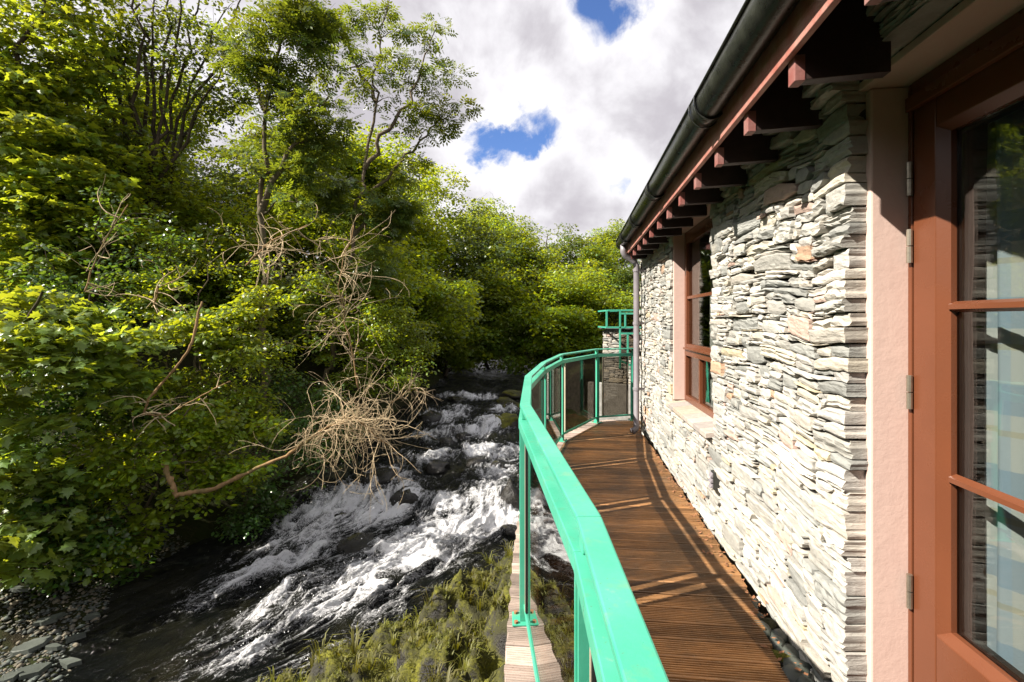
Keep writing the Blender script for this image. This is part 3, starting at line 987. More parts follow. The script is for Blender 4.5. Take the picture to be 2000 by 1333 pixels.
def miter(path, off):
    out = []
    for i, p in enumerate(path):
        d1 = (path[i] - path[i - 1]).normalized() if i > 0 else None
        d2 = (path[i + 1] - path[i]).normalized() if i < len(path) - 1 else None
        d1 = d1 or d2; d2 = d2 or d1
        n1 = Vector((-d1.y, d1.x, 0)); n2 = Vector((-d2.y, d2.x, 0))
        b = (n1 + n2).normalized()
        out.append(p + b * (off / max(b.dot(n1), 0.4)))
    return out


def rail_run(name, o_in, o_out, z0, z1, bev, gap=0.0012):
    L, Rr = miter(RPATH, o_out), miter(RPATH, -o_in)
    for i in range(len(RPATH) - 1):
        d = (RPATH[i + 1] - RPATH[i]).normalized() * gap
        a, b, c, e = Rr[i] + d, Rr[i + 1] - d, L[i + 1] - d, L[i] + d
        z = lambda p, h: (p.x, p.y, h)
        MB().quadbox([z(a, z0), z(b, z0), z(c, z0), z(e, z0), z(a, z1), z(b, z1), z(c, z1), z(e, z1)]).build(name, M['green'], rail, bevel=bev)


rail_run('handrail', 0.029, 0.029, RAIL - 0.020, RAIL, 0.004)
rail_run('lower_rail', 0.014, 0.036, RAIL - 0.128, RAIL - 0.080, 0.003)
rail_run('bottom_rail', 0.012, 0.012, DECK + 0.075, DECK + 0.10, 0.002)

for i, p in enumerate(RPATH[1:], 1):
    d = ((RPATH[min(i + 1, len(RPATH) - 1)] - RPATH[i]).normalized() + (RPATH[i] - RPATH[i - 1]).normalized()).normalized()
    nrm = Vector((-d.y, d.x, 0))

    def fr(x, y, z, p=p, d=d, nrm=nrm):
        return tuple(p + d * x + nrm * y + Vector((0, 0, z)))
    po = MB()
    for k in (-1, 1):
        po.box(k * 0.024 - 0.005, k * 0.024 + 0.005, -0.026, 0.030, DECK + 0.012, RAIL - 0.1285, fr)
    po.box(-0.019, 0.019, -0.008, 0.012, DECK + 0.012, RAIL - 0.14, fr)
    post = po.build('post', M['green'], rail, bevel=0.0015)
    MB().box(-0.022, 0.022, -0.016, 0.020, RAIL - 0.0795, RAIL - 0.0205, fr).build('bracket', M['green'], post, bevel=0.004)
    MB().box(-0.06, 0.06, -0.07, 0.07, DECK + 0.003, DECK + 0.011, fr).build('base_plate', M['green'], post, bevel=0.0015)
    for (bx_, by_) in ((-0.042, 0.05), (0.042, 0.05), (-0.042, -0.05), (0.042, -0.05)):
        c = Vector(fr(bx_, by_, DECK + 0.0115))
        MB().tube([c, c + Vector((0, 0, 0.011))], 0.011, 6).build('bolt', M['rust'], post)
for i in range(len(RPATH) - 1):
    a, b = RPATH[i], RPATH[i + 1]
    d = (b - a).normalized(); L = (b - a).length
    nrm = Vector((-d.y, d.x, 0))

    def fr(x, y, z, a=a, d=d, nrm=nrm):
        return tuple(a + d * x + nrm * y + Vector((0, 0, z)))
    x0, x1, zt, zb = 0.115, L - 0.115, RAIL - 0.131, DECK + 0.103
    pn = MB().box(x0, x1, -0.004, 0.004, zb, zt, fr).build('glass_panel', M['glass'], rail)
    for (u0, u1) in ((x0 - 0.013, x0 - 0.0005), (x1 + 0.0005, x1 + 0.013)):
        MB().box(u0, u1, -0.010, 0.010, zb, zt, fr).build('gasket', M['rubber'], pn)
    for (u0, u1) in ((x0 - 0.025, x0 - 0.0135), (x1 + 0.0135, x1 + 0.025)):
        MB().box(u0, u1, -0.012, 0.012, zb, zt, fr).build('panel_edge_strip', M['cream'], pn)

# ================================================================== the house
DOOR_S, WIN_S0, WIN_S1, CORNER = s_at(1655), s_at(1388), s_at(1310), s_at(1250)
HEAD, SILL = 0.93, -0.86
DOOR_N = DOOR_S - 1.92
house = empty('stone_house', tuple(wp(2.0, 0, DECK)), 'low slate stone house with brown door and window beside the deck', 'house')


def hb(name, mat, s0, s1, o0, o1, z0, z1, parent=None, bevel=0.0):
    return MB().box(s0, s1, o0, o1, z0, z1, wfr).build(name, mat, parent or house, bevel=bevel)


# wall core, recessed behind the stone facing
core = MB()
core.box(DOOR_S + 0.03, WIN_S0 - 0.03, -0.35, -0.055, -4.4, 1.4, wfr)
core.box(WIN_S1 + 0.03, CORNER - 0.01, -0.35, -0.055, -4.4, 1.4, wfr)
core.box(WIN_S0 - 0.03, WIN_S1 + 0.03, -0.35, -0.055, -4.4, SILL - 0.06, wfr)
core.box(WIN_S0 - 0.03, WIN_S1 + 0.03, -0.35, -0.055, HEAD + 0.04, 1.4, wfr)
core.box(-1.2, DOOR_S + 0.03, -0.35, -0.055, HEAD + 0.04, 1.4, wfr)
core.box(-1.2, DOOR_S + 0.03, -0.35, -0.055, -4.4, DECK - 0.02, wfr)
core.box(-1.2, DOOR_N - 0.02, -0.35, -0.055, DECK - 0.02, HEAD + 0.04, wfr)
core.box(CORNER - 0.36, CORNER - 0.012, -4.2, -0.35, -4.4, 1.4, wfr)      # end wall
core.build('wall_core', M['mortar'], house)
# room
room = MB()
for s0_, s1_, o0_, o1_, z0_, z1_ in ((-1.2, CORNER - 0.36, -4.3, -4.2, DECK - 0.1, 1.4), (-1.2, CORNER - 0.36, -4.2, -0.35, DECK - 0.1, DECK - 0.02),
                                     (-1.2, CORNER - 0.36, -4.2, -0.35, 1.2, 1.3), (-1.3, -1.2, -4.3, -0.05, DECK - 0.1, 1.4), (2.9, 3.0, -4.2, -0.36, DECK, 1.2)):
    room.box(s0_, s1_, o0_, o1_, z0_, z1_, wfr)
room.build('room', M['room'], house)

# ---- stones
CS, CZ = 0.02, 0.0115


def lay_stones(width, height, blocked, seed, big=60, scale=1.0, quoins=()):
    """greedy random rubble: list of (u0,u1,v0,v1) in metres"""
    rr = random.Random(seed)
    nu, nv = int(width / CS), int(height / CZ)
    g = np.zeros((nv, nu), bool)
    for (a, b, c, d) in blocked:
        g[max(0, int(c / CZ)):max(0, int(round(d / CZ))), max(0, int(round(a / CS))):max(0, int(round(b / CS)))] = True
    out = []

    def put(u, v, a, b):
        g[v:v + b, u:u + a] = True
        out.append((u * CS, (u + a) * CS, v * CZ, (v + b) * CZ))
    for (qu, q0, q1, sg) in quoins:             # bigger squared stones stacked up an edge
        v, end, k_ = int(q0 / CZ), min(nv, int(q1 / CZ)), 0
        while v < end:
            b = min(rr.choice((4, 5, 6, 7, 8, 9, 10)), end - v)
            a = rr.randint(6, 9) if k_ % 2 else rr.randint(10, 17)
            u = int(round(qu / CS)) - (a if sg < 0 else 0)
            if not g[v:v + b, u:u + a].any():
                put(u, v, a, b)
            v += b
            k_ += 1
    for _ in range(big):
        a, b = rr.randint(int(9 * scale), int(24 * scale)), rr.randint(5, 10)
        if nu - a < 1 or nv - b < 1:
            continue
        u, v = rr.randint(0, nu - a), rr.randint(0, nv - b)
        if not g[v:v + b, u:u + a].any():
            put(u, v, a, b)
    for v in range(nv):
        u = 0
        while u < nu:
            if g[v, u]:
                u += 1
                continue
            run = 0
            while u + run < nu and not g[v, u + run]:
                run += 1
            a = min(run, int(rr.choice((6, 8, 10, 13, 16, 20, 25)) * scale))
            if run - a < 3:
                a = run if run <= 26 else a
            b = 1
            tgt = rr.choice((1, 2, 2, 3, 3, 4, 4, 5, 6))
            while b < tgt and v + b < nv and not g[v + b, u:u + a].any():
                b += 1
            put(u, v, a, b)
            u += a
    return out


STONE_COLS = [((0.33, 0.32, 0.29), 30), ((0.38, 0.365, 0.335), 26), ((0.42, 0.39, 0.34), 22), ((0.26, 0.262, 0.245), 20), ((0.43, 0.395, 0.325), 8),
              ((0.41, 0.30, 0.25), 4), ((0.42, 0.36, 0.25), 2), ((0.38, 0.25, 0.17), 1), ((0.47, 0.445, 0.40), 10)]
_cp = [c for c, n in STONE_COLS for _ in range(n)]


def stone_geo(s0, s1, z0, z1, out, back, rr, fine=1, wf=wfr, warp=None, square=''):
    """split slate block: irregular outline, stepped and chipped face; returns verts (world), quads"""
    wdt, hgt = s1 - s0, z1 - z0
    nu = max(3, min(9, int(wdt / 0.05) + 2)) * fine
    nv = max(2, min(5, int(hgt / 0.022) + 1)) * (2 if fine > 1 else 1)
    g = 0.0020
    tl, tr_, bl, br_ = ((rr.uniform(0.15, 0.6) if rr.random() < 0.36 else 0.02) * min(hgt, 0.07) * 0.75 for _ in range(4))
    cw = [rr.uniform(0.12, 0.5) for _ in range(4)]
    layered = 1.0 if rr.random() < 0.45 else 0.15
    skew_l, skew_r = rr.uniform(-1, 1) * min(0.4 * hgt, 0.018), rr.uniform(-1, 1) * min(0.4 * hgt, 0.018)
    sd = rr.randint(0, 9999)
    if 'l' in square:
        tl = bl = 0.0015; skew_l *= 0.3
    if 'r' in square:
        tr_ = br_ = 0.0015; skew_r *= 0.3
    tilt = rr.uniform(-0.10, 0.13)
    yaw = rr.uniform(-0.05, 0.05)
    u = np.linspace(0, 1, nu + 1); v = np.linspace(0, 1, nv + 1)
    Ug, Vg = np.meshgrid(u, v)
    # outline
    zt = z1 - g - (tl * np.clip(1 - Ug / cw[0], 0, 1) + tr_ * np.clip((Ug - 1 + cw[1]) / cw[1], 0, 1)) + 0.0035 * vnoise(Ug * wdt * 28 + sd, Ug * 0)
    zb = z0 + g + (bl * np.clip(1 - Ug / cw[2], 0, 1) + br_ * np.clip((Ug - 1 + cw[3]) / cw[3], 0, 1)) + 0.0035 * vnoise(Ug * wdt * 28 + sd + 50, Ug * 0)
    Zg = zb + np.maximum(zt - zb, 0.004) * Vg
    sl = s0 + g + skew_l * (Vg - 0.5) + 0.004 * vnoise(Vg * hgt * 60 + sd, Vg * 0)
    sr = s1 - g + skew_r * (Vg - 0.5) + 0.004 * vnoise(Vg * hgt * 60 + sd + 9, Vg * 0)
    Sg = sl + (sr - sl) * Ug
    lay = np.floor(Vg * nv * 0.99 + 1.2 * vnoise(Ug * wdt * 9 + sd, Vg * 0 + 3.3))
    step = (_hash(lay, lay * 0 + sd, lay * 0, 5) - 0.5) * 0.014 * layered
    rough = (0.003 + 0.005 * layered) * fbm(Sg * 22 + sd, Zg * 60, oct=3, seed=sd % 97) + step
    O = out + rough + tilt * (Zg - (z0 + z1) / 2) + yaw * (Sg - (s0 + s1) / 2)
    edge = np.minimum(np.minimum(Ug, 1 - Ug) * wdt, np.minimum(Vg, 1 - Vg) * hgt)
    O = O - 0.006 * np.exp(-edge / 0.004)
    P = [(Sg, O, Zg)]
    if warp is not None:
        Zg = Zg + warp(Sg)
    front = np.stack([Sg, O, Zg], -1)
    bk = front.copy(); bk[..., 1] = back
    if square:
        bk[..., 0] += (1 if 'l' in square else -1) * (rr.uniform(0.006, 0.018) + 0.004 * fbm(Zg * 40, Zg * 0 + sd, oct=2, seed=3))
    nb_ = (nu + 1) * (nv + 1)
    idx = np.arange(nb_).reshape(nv + 1, nu + 1)
    faces = np.stack([idx[:-1, :-1], idx[:-1, 1:], idx[1:, 1:], idx[1:, :-1]], -1).reshape(-1, 4)
    ring = np.concatenate([idx[0, :], idx[1:, -1], idx[-1, -2::-1], idx[-2:0:-1, 0]])
    nr = len(ring)
    V = np.concatenate([front.reshape(-1, 3), bk.reshape(-1, 3)[ring]])
    bi = nb_ + np.arange(nr)
    sidef = np.stack([np.roll(ring, -1), ring, bi, np.roll(bi, -1)], -1)
    Wd = np.array([wf(*p) for p in V])
    return Wd, np.concatenate([faces, sidef])


def wall_warp(s):
    return 0.028 * np.sin(np.asarray(s) * 2.1 + 0.6) + 0.014 * np.sin(np.asarray(s) * 5.3)


ZB, ZT = DECK - 0.06, 1.32
rects = lay_stones(CORNER - DOOR_S, ZT - ZB, [(WIN_S0 - DOOR_S, WIN_S1 - DOOR_S, SILL - ZB - 0.045, HEAD - ZB + 0.045)], 5, 420,
                   quoins=((0.0, 0.0, ZT - ZB, 1), (WIN_S0 - DOOR_S, SILL - ZB - 0.045, HEAD - ZB + 0.045, -1), (WIN_S1 - DOOR_S, SILL - ZB - 0.045, HEAD - ZB + 0.045, 1)))
rr = random.Random(11)
stones = []
for (u0, u1, v0, v1) in rects:
    s0_, s1_, z0_, z1_ = DOOR_S + u0, DOOR_S + u1, ZB + v0, ZB + v1
    y = s0_ * math.cos(WTH)
    px_w = (s1_ - s0_) * 150 / max(y, 1) ** 1.6 + 0
    area = (s1_ - s0_) * (z1_ - z0_) / max(y, 1.2) ** 3
    vis = -1.9 < (z0_ * F / y) / F * 1.0 and z1_ < 1.0
    stones.append((area if z1_ > -0.74 * y - 0.1 else 0, s0_, s1_, z0_, z1_))
stones.sort(reverse=True)


def warp_of(z0_, s0_, s1_):
    at_edge = s0_ < DOOR_S + 0.01
    near_win = (WIN_S0 - 0.5 < s1_ and s0_ < WIN_S1 + 0.5)
    return (None if near_win else (lambda s: wall_warp(s) * np.clip((np.asarray(s) - DOOR_S) / 0.3, 0.35, 1)))


def stone_out(z_, s_):
    o_ = rr.uniform(-0.012, 0.016)
    if z_ > 0.90:                               # top courses corbel out to carry the eaves
        o_ += min(0.09, (z_ - 0.90) * 0.6)
    return o_


restV, restF, restC, nv_ = [], [], [], 0
for k, (ar, s0_, s1_, z0_, z1_) in enumerate(stones):
    zc = (z0_ + z1_) / 2
    col = np.array(rr.choice(_cp)) * rr.uniform(0.85, 1.15)
    sq = ''
    if s0_ < DOOR_S + 0.01:
        s0_ += rr.uniform(-0.004, 0.016) + (0.02 if z1_ - z0_ < 0.03 else 0)
        sq = 'l'
    elif abs(s0_ - WIN_S1) < 0.03:
        sq = 'l'
    if abs(s1_ - WIN_S0) < 0.03:
        sq += 'r'
    V, Fq = stone_geo(s0_, s1_, z0_, z1_, stone_out(zc, s0_), -0.12 if s0_ < DOOR_S + 0.04 or abs(s1_ - WIN_S0) < 0.03 or abs(s0_ - WIN_S1) < 0.03 else -0.06, rr,
                      2 if k < 60 else 1, warp=warp_of(z0_, s0_, s1_), square=sq)
    if k < 300:
        b0 = origin(house)
        me = np_mesh('stone', V - np.array(b0), Fq, False, {'col': np.repeat(col[None], len(V), 0)})
        link('stone', me, M['stone'], house)
    else:
        restV.append(V); restF.append(Fq + nv_); restC.append(np.repeat(col[None], len(V), 0)); nv_ += len(V)
# stones over the door and in the end wall go in with the small ones
for (u0, u1, v0, v1) in lay_stones(DOOR_S - 0.2, 0.36, [], 9, 12):
    V, Fq = stone_geo(0.2 + u0, 0.2 + u1, HEAD + 0.035 + v0, HEAD + 0.035 + v1, stone_out(HEAD + v0 + 0.03, 0), -0.06, rr)
    restV.append(V); restF.append(Fq + nv_); restC.append(np.repeat((np.array(rr.choice(_cp)))[None], len(V), 0)); nv_ += len(V)


def end_fr(s, o, z):                    # end wall of the house, facing up the river
    return tuple(wp(CORNER + o - 0.0, -s, z))


V = np.concatenate(restV)
me = np_mesh('small_stones', V - np.array(origin(house)), np.concatenate(restF), False, {'col': np.concatenate(restC)})
o = link('small_stone', me, M['stone'], house)
o['kind'] = 'stuff'
# rubble and packing along the foot of the wall near the door
rub = MB()
rng2 = random.Random(3)
for k in range(26):
    s = DOOR_S - 0.3 + k * 0.055
    me = rock_mesh('footing_stone', 300 + k, 2, 0.4, 0.7)
    o = link('footing_stone', me, M['mossrock'] if k % 5 == 2 else M['slab'], house)
    q = wp(s, 0.06 + rng2.uniform(-.02, .06), DECK - 0.035) - origin(house)
    o.location = q
    o.scale = (rng2.uniform(.03, .06), rng2.uniform(.04, .07), rng2.uniform(.03, .05))
    o.rotation_euler = (0, 0, rng2.uniform(0, 3))

# dead leaves and grit caught along the foot of the wall
NL = 260
ls = RNG.uniform(1.6, 7.0, NL); lo = 0.05 + np.abs(RNG.normal(0, 0.05, NL))
lz = np.full(NL, DECK + 0.004) + RNG.random(NL) * 0.006
lp = np.array([wfr(a_, b_, c_) for a_, b_, c_ in zip(ls, lo, lz)])
la = RNG.uniform(0, 6.28, NL); lsz = RNG.uniform(0.006, 0.022, NL)
e1 = np.stack([np.cos(la), np.sin(la), RNG.uniform(-.3, .3, NL)], -1) * lsz[:, None]; e2 = np.stack([-np.sin(la), np.cos(la), RNG.uniform(-.3, .3, NL)], -1) * lsz[:, None] * 0.5
lv = np.stack([lp - e1, lp + e2, lp + e1, lp - e2], 1)
o = link('leaf_litter', np_mesh('leaf_litter', lv.reshape(-1, 3), np.arange(NL * 4).reshape(-1, 4)), M['rust'])
tag(o, 'dead leaves and grit lying along the foot of the stone wall', 'leaf litter', kind='stuff')

# ---- rendered reveals
rv = MB()
rv.box(DOOR_S - 0.012, DOOR_S + 0.028, -0.30, -0.082, DECK, HEAD, wfr)
rv.build('door_reveal', M['render'], house, bevel=0.008)
hb('door_soffit', M['render'], DOOR_N, DOOR_S + 0.028, -0.30, -0.052, HEAD + 0.002, HEAD + 0.034, bevel=0.004)
hb('window_reveal', M['render'], WIN_S1 - 0.010, WIN_S1 + 0.028, -0.22, -0.028, SILL, HEAD, bevel=0.006)
hb('window_reveal', M['render'], WIN_S0 - 0.028, WIN_S0 + 0.010, -0.22, -0.05, SILL, HEAD, bevel=0.006)
hb('window_soffit', M['render'], WIN_S0 - 0.028, WIN_S1 + 0.028, -0.22, -0.022, HEAD + 0.002, HEAD + 0.034, bevel=0.004)

# ---- door
RD = -0.222
fd = MB()
fd.box(DOOR_S - 0.034, DOOR_S - 0.013, RD - 0.09, RD + 0.004, DECK, HEAD, wfr)
fd.box(DOOR_N, DOOR_S - 0.034, RD - 0.09, RD + 0.004, HEAD - 0.09, HEAD + 0.001, wfr)
fd.box(DOOR_N, DOOR_S - 0.034, RD - 0.09, RD + 0.03, DECK - 0.01, DECK + 0.03, wfr)
fd.build('door_frame', M['frame'], house, bevel=0.003)
hb('drip_board', M['frame'], DOOR_N, DOOR_S - 0.036, RD + 0.004, RD + 0.03, HEAD - 0.115, HEAD - 0.06, bevel=0.004)


def door_leaf(sa, sb, hinge_side):
    zt, zb = HEAD - 0.095, DECK + 0.035
    st, tr2, brl = 0.115, 0.12, 0.40
    lf = MB()
    lf.box(sb - st, sb, RD - 0.058, RD, zb, zt, wfr)
    lf.box(sa, sa + st, RD - 0.058, RD, zb, zt, wfr)
    lf.box(sa + st, sb - st, RD - 0.058, RD - 0.001, zb, zb + brl, wfr)
    lf.box(sa + st, sb - st, RD - 0.058, RD - 0.001, zt - tr2, zt, wfr)
    leaf = lf.build('door', M['frame'], house, bevel=0.004)
    g0, g1, h0, h1 = sa + st, sb - st, zb + brl, zt - tr2
    # sloping glazing bead: wedge round the opening
    bd = MB()
    w_, d_ = 0.028, 0.030
    o1, o2 = RD - 0.002, RD - 0.002 - d_
    P = lambda s, o_, z: wfr(s, o_, z)
    outer = [(g0, h0), (g1, h0), (g1, h1), (g0, h1)]
    inner = [(g0 + w_, h0 + w_), (g1 - w_, h0 + w_), (g1 - w_, h1 - w_), (g0 + w_, h1 - w_)]
    for k in range(4):
        k2 = (k + 1) % 4
        bd.poly([P(outer[k][0], o1, outer[k][1]), P(outer[k2][0], o1, outer[k2][1]), P(inner[k2][0], o2, inner[k2][1]), P(inner[k][0], o2, inner[k][1])])
        bd.poly([P(inner[k][0], o2, inner[k][1]), P(inner[k2][0], o2, inner[k2][1]), P(inner[k2][0], o2 - 0.02, inner[k2][1]), P(inner[k][0], o2 - 0.02, inner[k][1])])
    bd.build('glazing_bead', M['frame'], leaf)
    i0, i1, j0, j1 = g0 + w_, g1 - w_, h0 + w_, h1 - w_
    MB().box(i0 + 0.001, i1 - 0.001, o2 - 0.024, o2 - 0.018, j0 + 0.001, j1 - 0.001, wfr).build('pane', M['pane'], leaf)
    for z in (0.047, -0.580):
        hbm = MB()
        hbm.quadbox([P(i0, o2 - 0.0175, z - 0.020), P(i1, o2 - 0.0175, z - 0.020), P(i1, o2 + 0.010, z - 0.009), P(i0, o2 + 0.010, z - 0.009),
                     P(i0, o2 - 0.0175, z + 0.020), P(i1, o2 - 0.0175, z + 0.020), P(i1, o2 + 0.010, z + 0.009), P(i0, o2 + 0.010, z + 0.009)])
        hbm.build('glazing_bar', M['frame'], leaf)
    sp = MB()
    for (u0, u1, v0, v1) in ((i0 + 0.002, i0 + 0.014, j0, j1), (i1 - 0.014, i1 - 0.002, j0, j1), (i0 + .014, i1 - .014, j0 + 0.002, j0 + 0.014), (i0 + .014, i1 - .014, j1 - 0.014, j1 - 0.002)):
        sp.box(u0, u1, o2 - 0.05, o2 - 0.026, v0, v1, wfr)
    sp.build('spacer_bar', M['rubber'], leaf)
    for z in ((0.555, 0.290, -0.285, -1.07) if hinge_side else ()):
        hg = MB()
        for z0_, z1_ in ((z - 0.066, z - 0.002), (z + 0.002, z + 0.066)):
            a = wp(sb + 0.003, RD + 0.012, z0_); b = wp(sb + 0.003, RD + 0.012, z1_)
            hg.tube([a, b], 0.0105, 10)
        hg.build('hinge', M['steel'], leaf)
    return leaf


door_leaf(DOOR_S - 0.038 - 0.93, DOOR_S - 0.038, True)
door_leaf(DOOR_N + 0.004, DOOR_S - 0.038 - 0.935, False)

# ---- window
RW = -0.142
wf_ = MB()
a, b = WIN_S0 + 0.010, WIN_S1 - 0.010
wf_.box(a, a + 0.055, RW - 0.07, RW, SILL, HEAD, wfr)
wf_.box(b - 0.055, b, RW - 0.07, RW, SILL, HEAD, wfr)
wf_.box(a + 0.055, b - 0.055, RW - 0.07, RW - 0.001, HEAD - 0.07, HEAD, wfr)
wf_.box(a + 0.055, b - 0.055, RW - 0.07, RW - 0.001, SILL, SILL + 0.06, wfr)
wf_.box(a + 0.055, b - 0.055, RW - 0.07, RW + 0.012, -0.375, -0.315, wfr)
win = wf_.build('window', M['frame'], house, bevel=0.003)
mull = b - 0.055 - 0.50
MB().box(mull - 0.02, mull + 0.02, RW - 0.065, RW - 0.003, SILL + 0.06, -0.375, wfr).build('mullion', M['frame'], win, bevel=0.002)
cs = MB()
c0, c1, d0, d1 = a + 0.058, b - 0.058, -0.312, HEAD - 0.073
cs.box(c0, c0 + 0.06, RW - 0.045, RW + 0.010, d0, d1, wfr)
cs.box(c1 - 0.06, c1, RW - 0.045, RW + 0.010, d0, d1, wfr)
cs.box(c0 + .06, c1 - .06, RW - 0.045, RW + 0.009, d0, d0 + 0.06, wfr)
cs.box(c0 + .06, c1 - .06, RW - 0.045, RW + 0.009, d1 - 0.06, d1, wfr)
cs.build('casement', M['frame'], win, bevel=0.003)
MB().box(c0 + .06, c1 - .06, RW - 0.03, RW + 0.004, 0.215, 0.245, wfr).build('glazing_bar', M['frame'], win, bevel=0.002)
MB().box(c0 + .061, c1 - .061, RW - 0.026, RW - 0.020, d0 + 0.061, 0.2145, wfr).build('pane', M['pane'], win)
MB().box(c0 + .061, c1 - .061, RW - 0.026, RW - 0.020, 0.2455, d1 - 0.061, wfr).build('pane', M['pane'], win)
MB().box(a + .056, mull - .021, RW - 0.036, RW - 0.030, SILL + 0.061, -0.376, wfr).build('pane', M['pane'], win)
MB().box(mull + .021, b - .056, RW - 0.036, RW - 0.030, SILL + 0.061, -0.376, wfr).build('pane', M['pane'], win)
MB().box(c0 + 0.02, c1 - 0.02, RW + 0.010, RW + 0.035, d0 + 0.002, d0 + 0.022, wfr).build('drip_rail', M['frame'], win, bevel=0.003)
k = 0
s = WIN_S0 - 0.02
while s < WIN_S1 - 0.05:
    e = min(s + rng2.uniform(0.16, 0.24), WIN_S1 + 0.02)
    col = np.array(rng2.choice(((0.30, 0.27, 0.25), (0.40, 0.34, 0.30), (0.36, 0.30, 0.24)))) * rng2.uniform(.9, 1.1)
    m = MB().quadbox([wfr(s, -0.15, SILL - 0.045), wfr(e - 0.008, -0.15, SILL - 0.045), wfr(e - 0.008, 0.045, SILL - 0.07), wfr(s, 0.045, SILL - 0.07),
                      wfr(s, -0.15, SILL - 0.002), wfr(e - 0.008, -0.15, SILL - 0.002), wfr(e - 0.008, 0.045, SILL - 0.028), wfr(s, 0.045, SILL - 0.028)])
    o = m.build('sill_stone', M['stone'], house, bevel=0.004)
    at = o.data.attributes.new('col', 'FLOAT_VECTOR', 'POINT')
    at.data.foreach_set('vector', np.repeat(col[None].astype(np.float32), len(o.data.vertices), 0).ravel())
    s = e

# ---- small black wall vent
vs = s_at(1400)
vt = MB()
vt.box(vs - 0.035, vs + 0.035, -0.04, 0.034, -1.275, -1.14, wfr)
vent = vt.build('wall_vent', M['black'], house, bevel=0.006)
for q in range(3):
    MB().quadbox([wfr(vs - .028, 0.035, -1.262 + q * .04), wfr(vs + .028, 0.035, -1.262 + q * .04), wfr(vs + .028, 0.056, -1.262 + q * .04), wfr(vs - .028, 0.056, -1.262 + q * .04),
                  wfr(vs - .028, 0.035, -1.232 + q * .04), wfr(vs + .028, 0.035, -1.232 + q * .04), wfr(vs + .028, 0.038, -1.232 + q * .04), wfr(vs - .028, 0.038, -1.232 + q * .04)]).build('louvre', M['pipe'], vent)

# ---- eaves: fascia, rafters, roof, gutter, downpipe
FC, GC, GZ0, GR = 0.76, 0.702, 1.115, 0.070
EY0, EY1 = -1.2, 7.15


def rfr(s, c, z):                       # c: distance parameter of the eaves line, growing towards the house
    q = Vector((GC, 0, 0)) + RDIR * s - ROUT * (c - GC)
    return (q.x, q.y, z)


MB().box(EY0, EY1, FC, FC + 0.024, 0.934, 1.10, rfr).build('fascia', M['fascia'], house, bevel=0.003)
for k in range(-4, 12):
    s = 1.765 + k * 0.465
    if s > EY1 - 0.05:
        break
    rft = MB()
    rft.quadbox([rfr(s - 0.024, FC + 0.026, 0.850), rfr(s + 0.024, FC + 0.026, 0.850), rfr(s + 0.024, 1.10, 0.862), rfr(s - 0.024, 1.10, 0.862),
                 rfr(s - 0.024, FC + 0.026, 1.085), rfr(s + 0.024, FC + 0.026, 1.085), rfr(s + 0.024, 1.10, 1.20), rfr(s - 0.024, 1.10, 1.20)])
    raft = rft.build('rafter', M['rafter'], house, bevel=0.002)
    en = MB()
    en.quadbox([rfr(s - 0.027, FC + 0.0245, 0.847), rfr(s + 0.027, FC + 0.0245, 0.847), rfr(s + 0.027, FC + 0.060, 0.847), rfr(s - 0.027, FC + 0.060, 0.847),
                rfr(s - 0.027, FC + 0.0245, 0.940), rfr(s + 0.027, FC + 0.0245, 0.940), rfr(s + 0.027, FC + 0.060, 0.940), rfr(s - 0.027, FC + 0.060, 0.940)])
    en.build('lit_rafter_end', M['rafterlit'], raft, bevel=0.002)  # added cap in the lit tone, where sun strikes the foot
rf = MB()
rf.quadbox([rfr(EY0, GC - 0.01, 1.18), rfr(EY1, GC - 0.01, 1.18), rfr(EY1, 3.4, 2.75), rfr(EY0, 3.4, 2.75),
            rfr(EY0, GC - 0.01, 1.205), rfr(EY1, GC - 0.01, 1.205), rfr(EY1, 3.4, 2.79), rfr(EY0, 3.4, 2.79)])
rf.build('roof', M['slate'], house)
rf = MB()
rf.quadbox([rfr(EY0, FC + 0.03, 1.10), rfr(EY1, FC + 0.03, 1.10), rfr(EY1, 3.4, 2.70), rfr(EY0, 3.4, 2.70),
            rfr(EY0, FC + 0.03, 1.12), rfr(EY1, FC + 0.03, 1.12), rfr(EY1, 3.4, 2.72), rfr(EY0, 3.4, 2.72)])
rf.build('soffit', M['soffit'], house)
MB().quadbox([rfr(EY1 + .002, FC, 0.93), rfr(EY1 + 0.022, FC, 0.93), rfr(EY1 + 0.022, 3.4, 2.2), rfr(EY1 + .002, 3.4, 2.2),
              rfr(EY1 + .002, FC, 1.2), rfr(EY1 + 0.022, FC, 1.2), rfr(EY1 + 0.022, 3.4, 2.75), rfr(EY1 + .002, 3.4, 2.75)]).build('barge_board', M['fascia'], house)


def gutter_piece(name, s0, s1, r, mat, parent, over=0.0, bead=True):
    m = MB()
    n = 16
    prof = []
    for q in range(n + 1):
        an = math.pi * (1.0 + q / n)
        prof.append((GC + math.cos(an) * r, GZ0 + math.sin(an) * r * 1.12))
    prof = [(prof[0][0], GZ0 + 0.035)] + prof + [(prof[-1][0], GZ0 + 0.035)]
    inn = [(GC + (c - GC) * 0.95, z + 0.004 if 0 < i_ < len(prof) - 1 else z) for i_, (c, z) in enumerate(prof)]
    ring = prof + inn[::-1]
    base = 0
    for s in (s0, s1):
        for c, z in ring:
            m.v.append(rfr(s, c, z))
    L = len(ring)
    for q in range(L):
        m.f.append((q, (q + 1) % L, L + (q + 1) % L, L + q))
    m.f.append(tuple(reversed(range(L)))); m.f.append(tuple(range(L, 2 * L)))
    ob = m.build(name, mat, parent, smooth=False)
    ob.data.polygons.foreach_set('use_smooth', [len(p.vertices) == 4 for p in ob.data.polygons])
    if bead:
        b_ = MB().tube([rfr(s0, GC - r - 0.003, GZ0 + 0.036), rfr(s1, GC - r - 0.003, GZ0 + 0.036)], 0.0085, 8)
        b_.build('gutter_lip', mat, ob, smooth=True)
    return ob


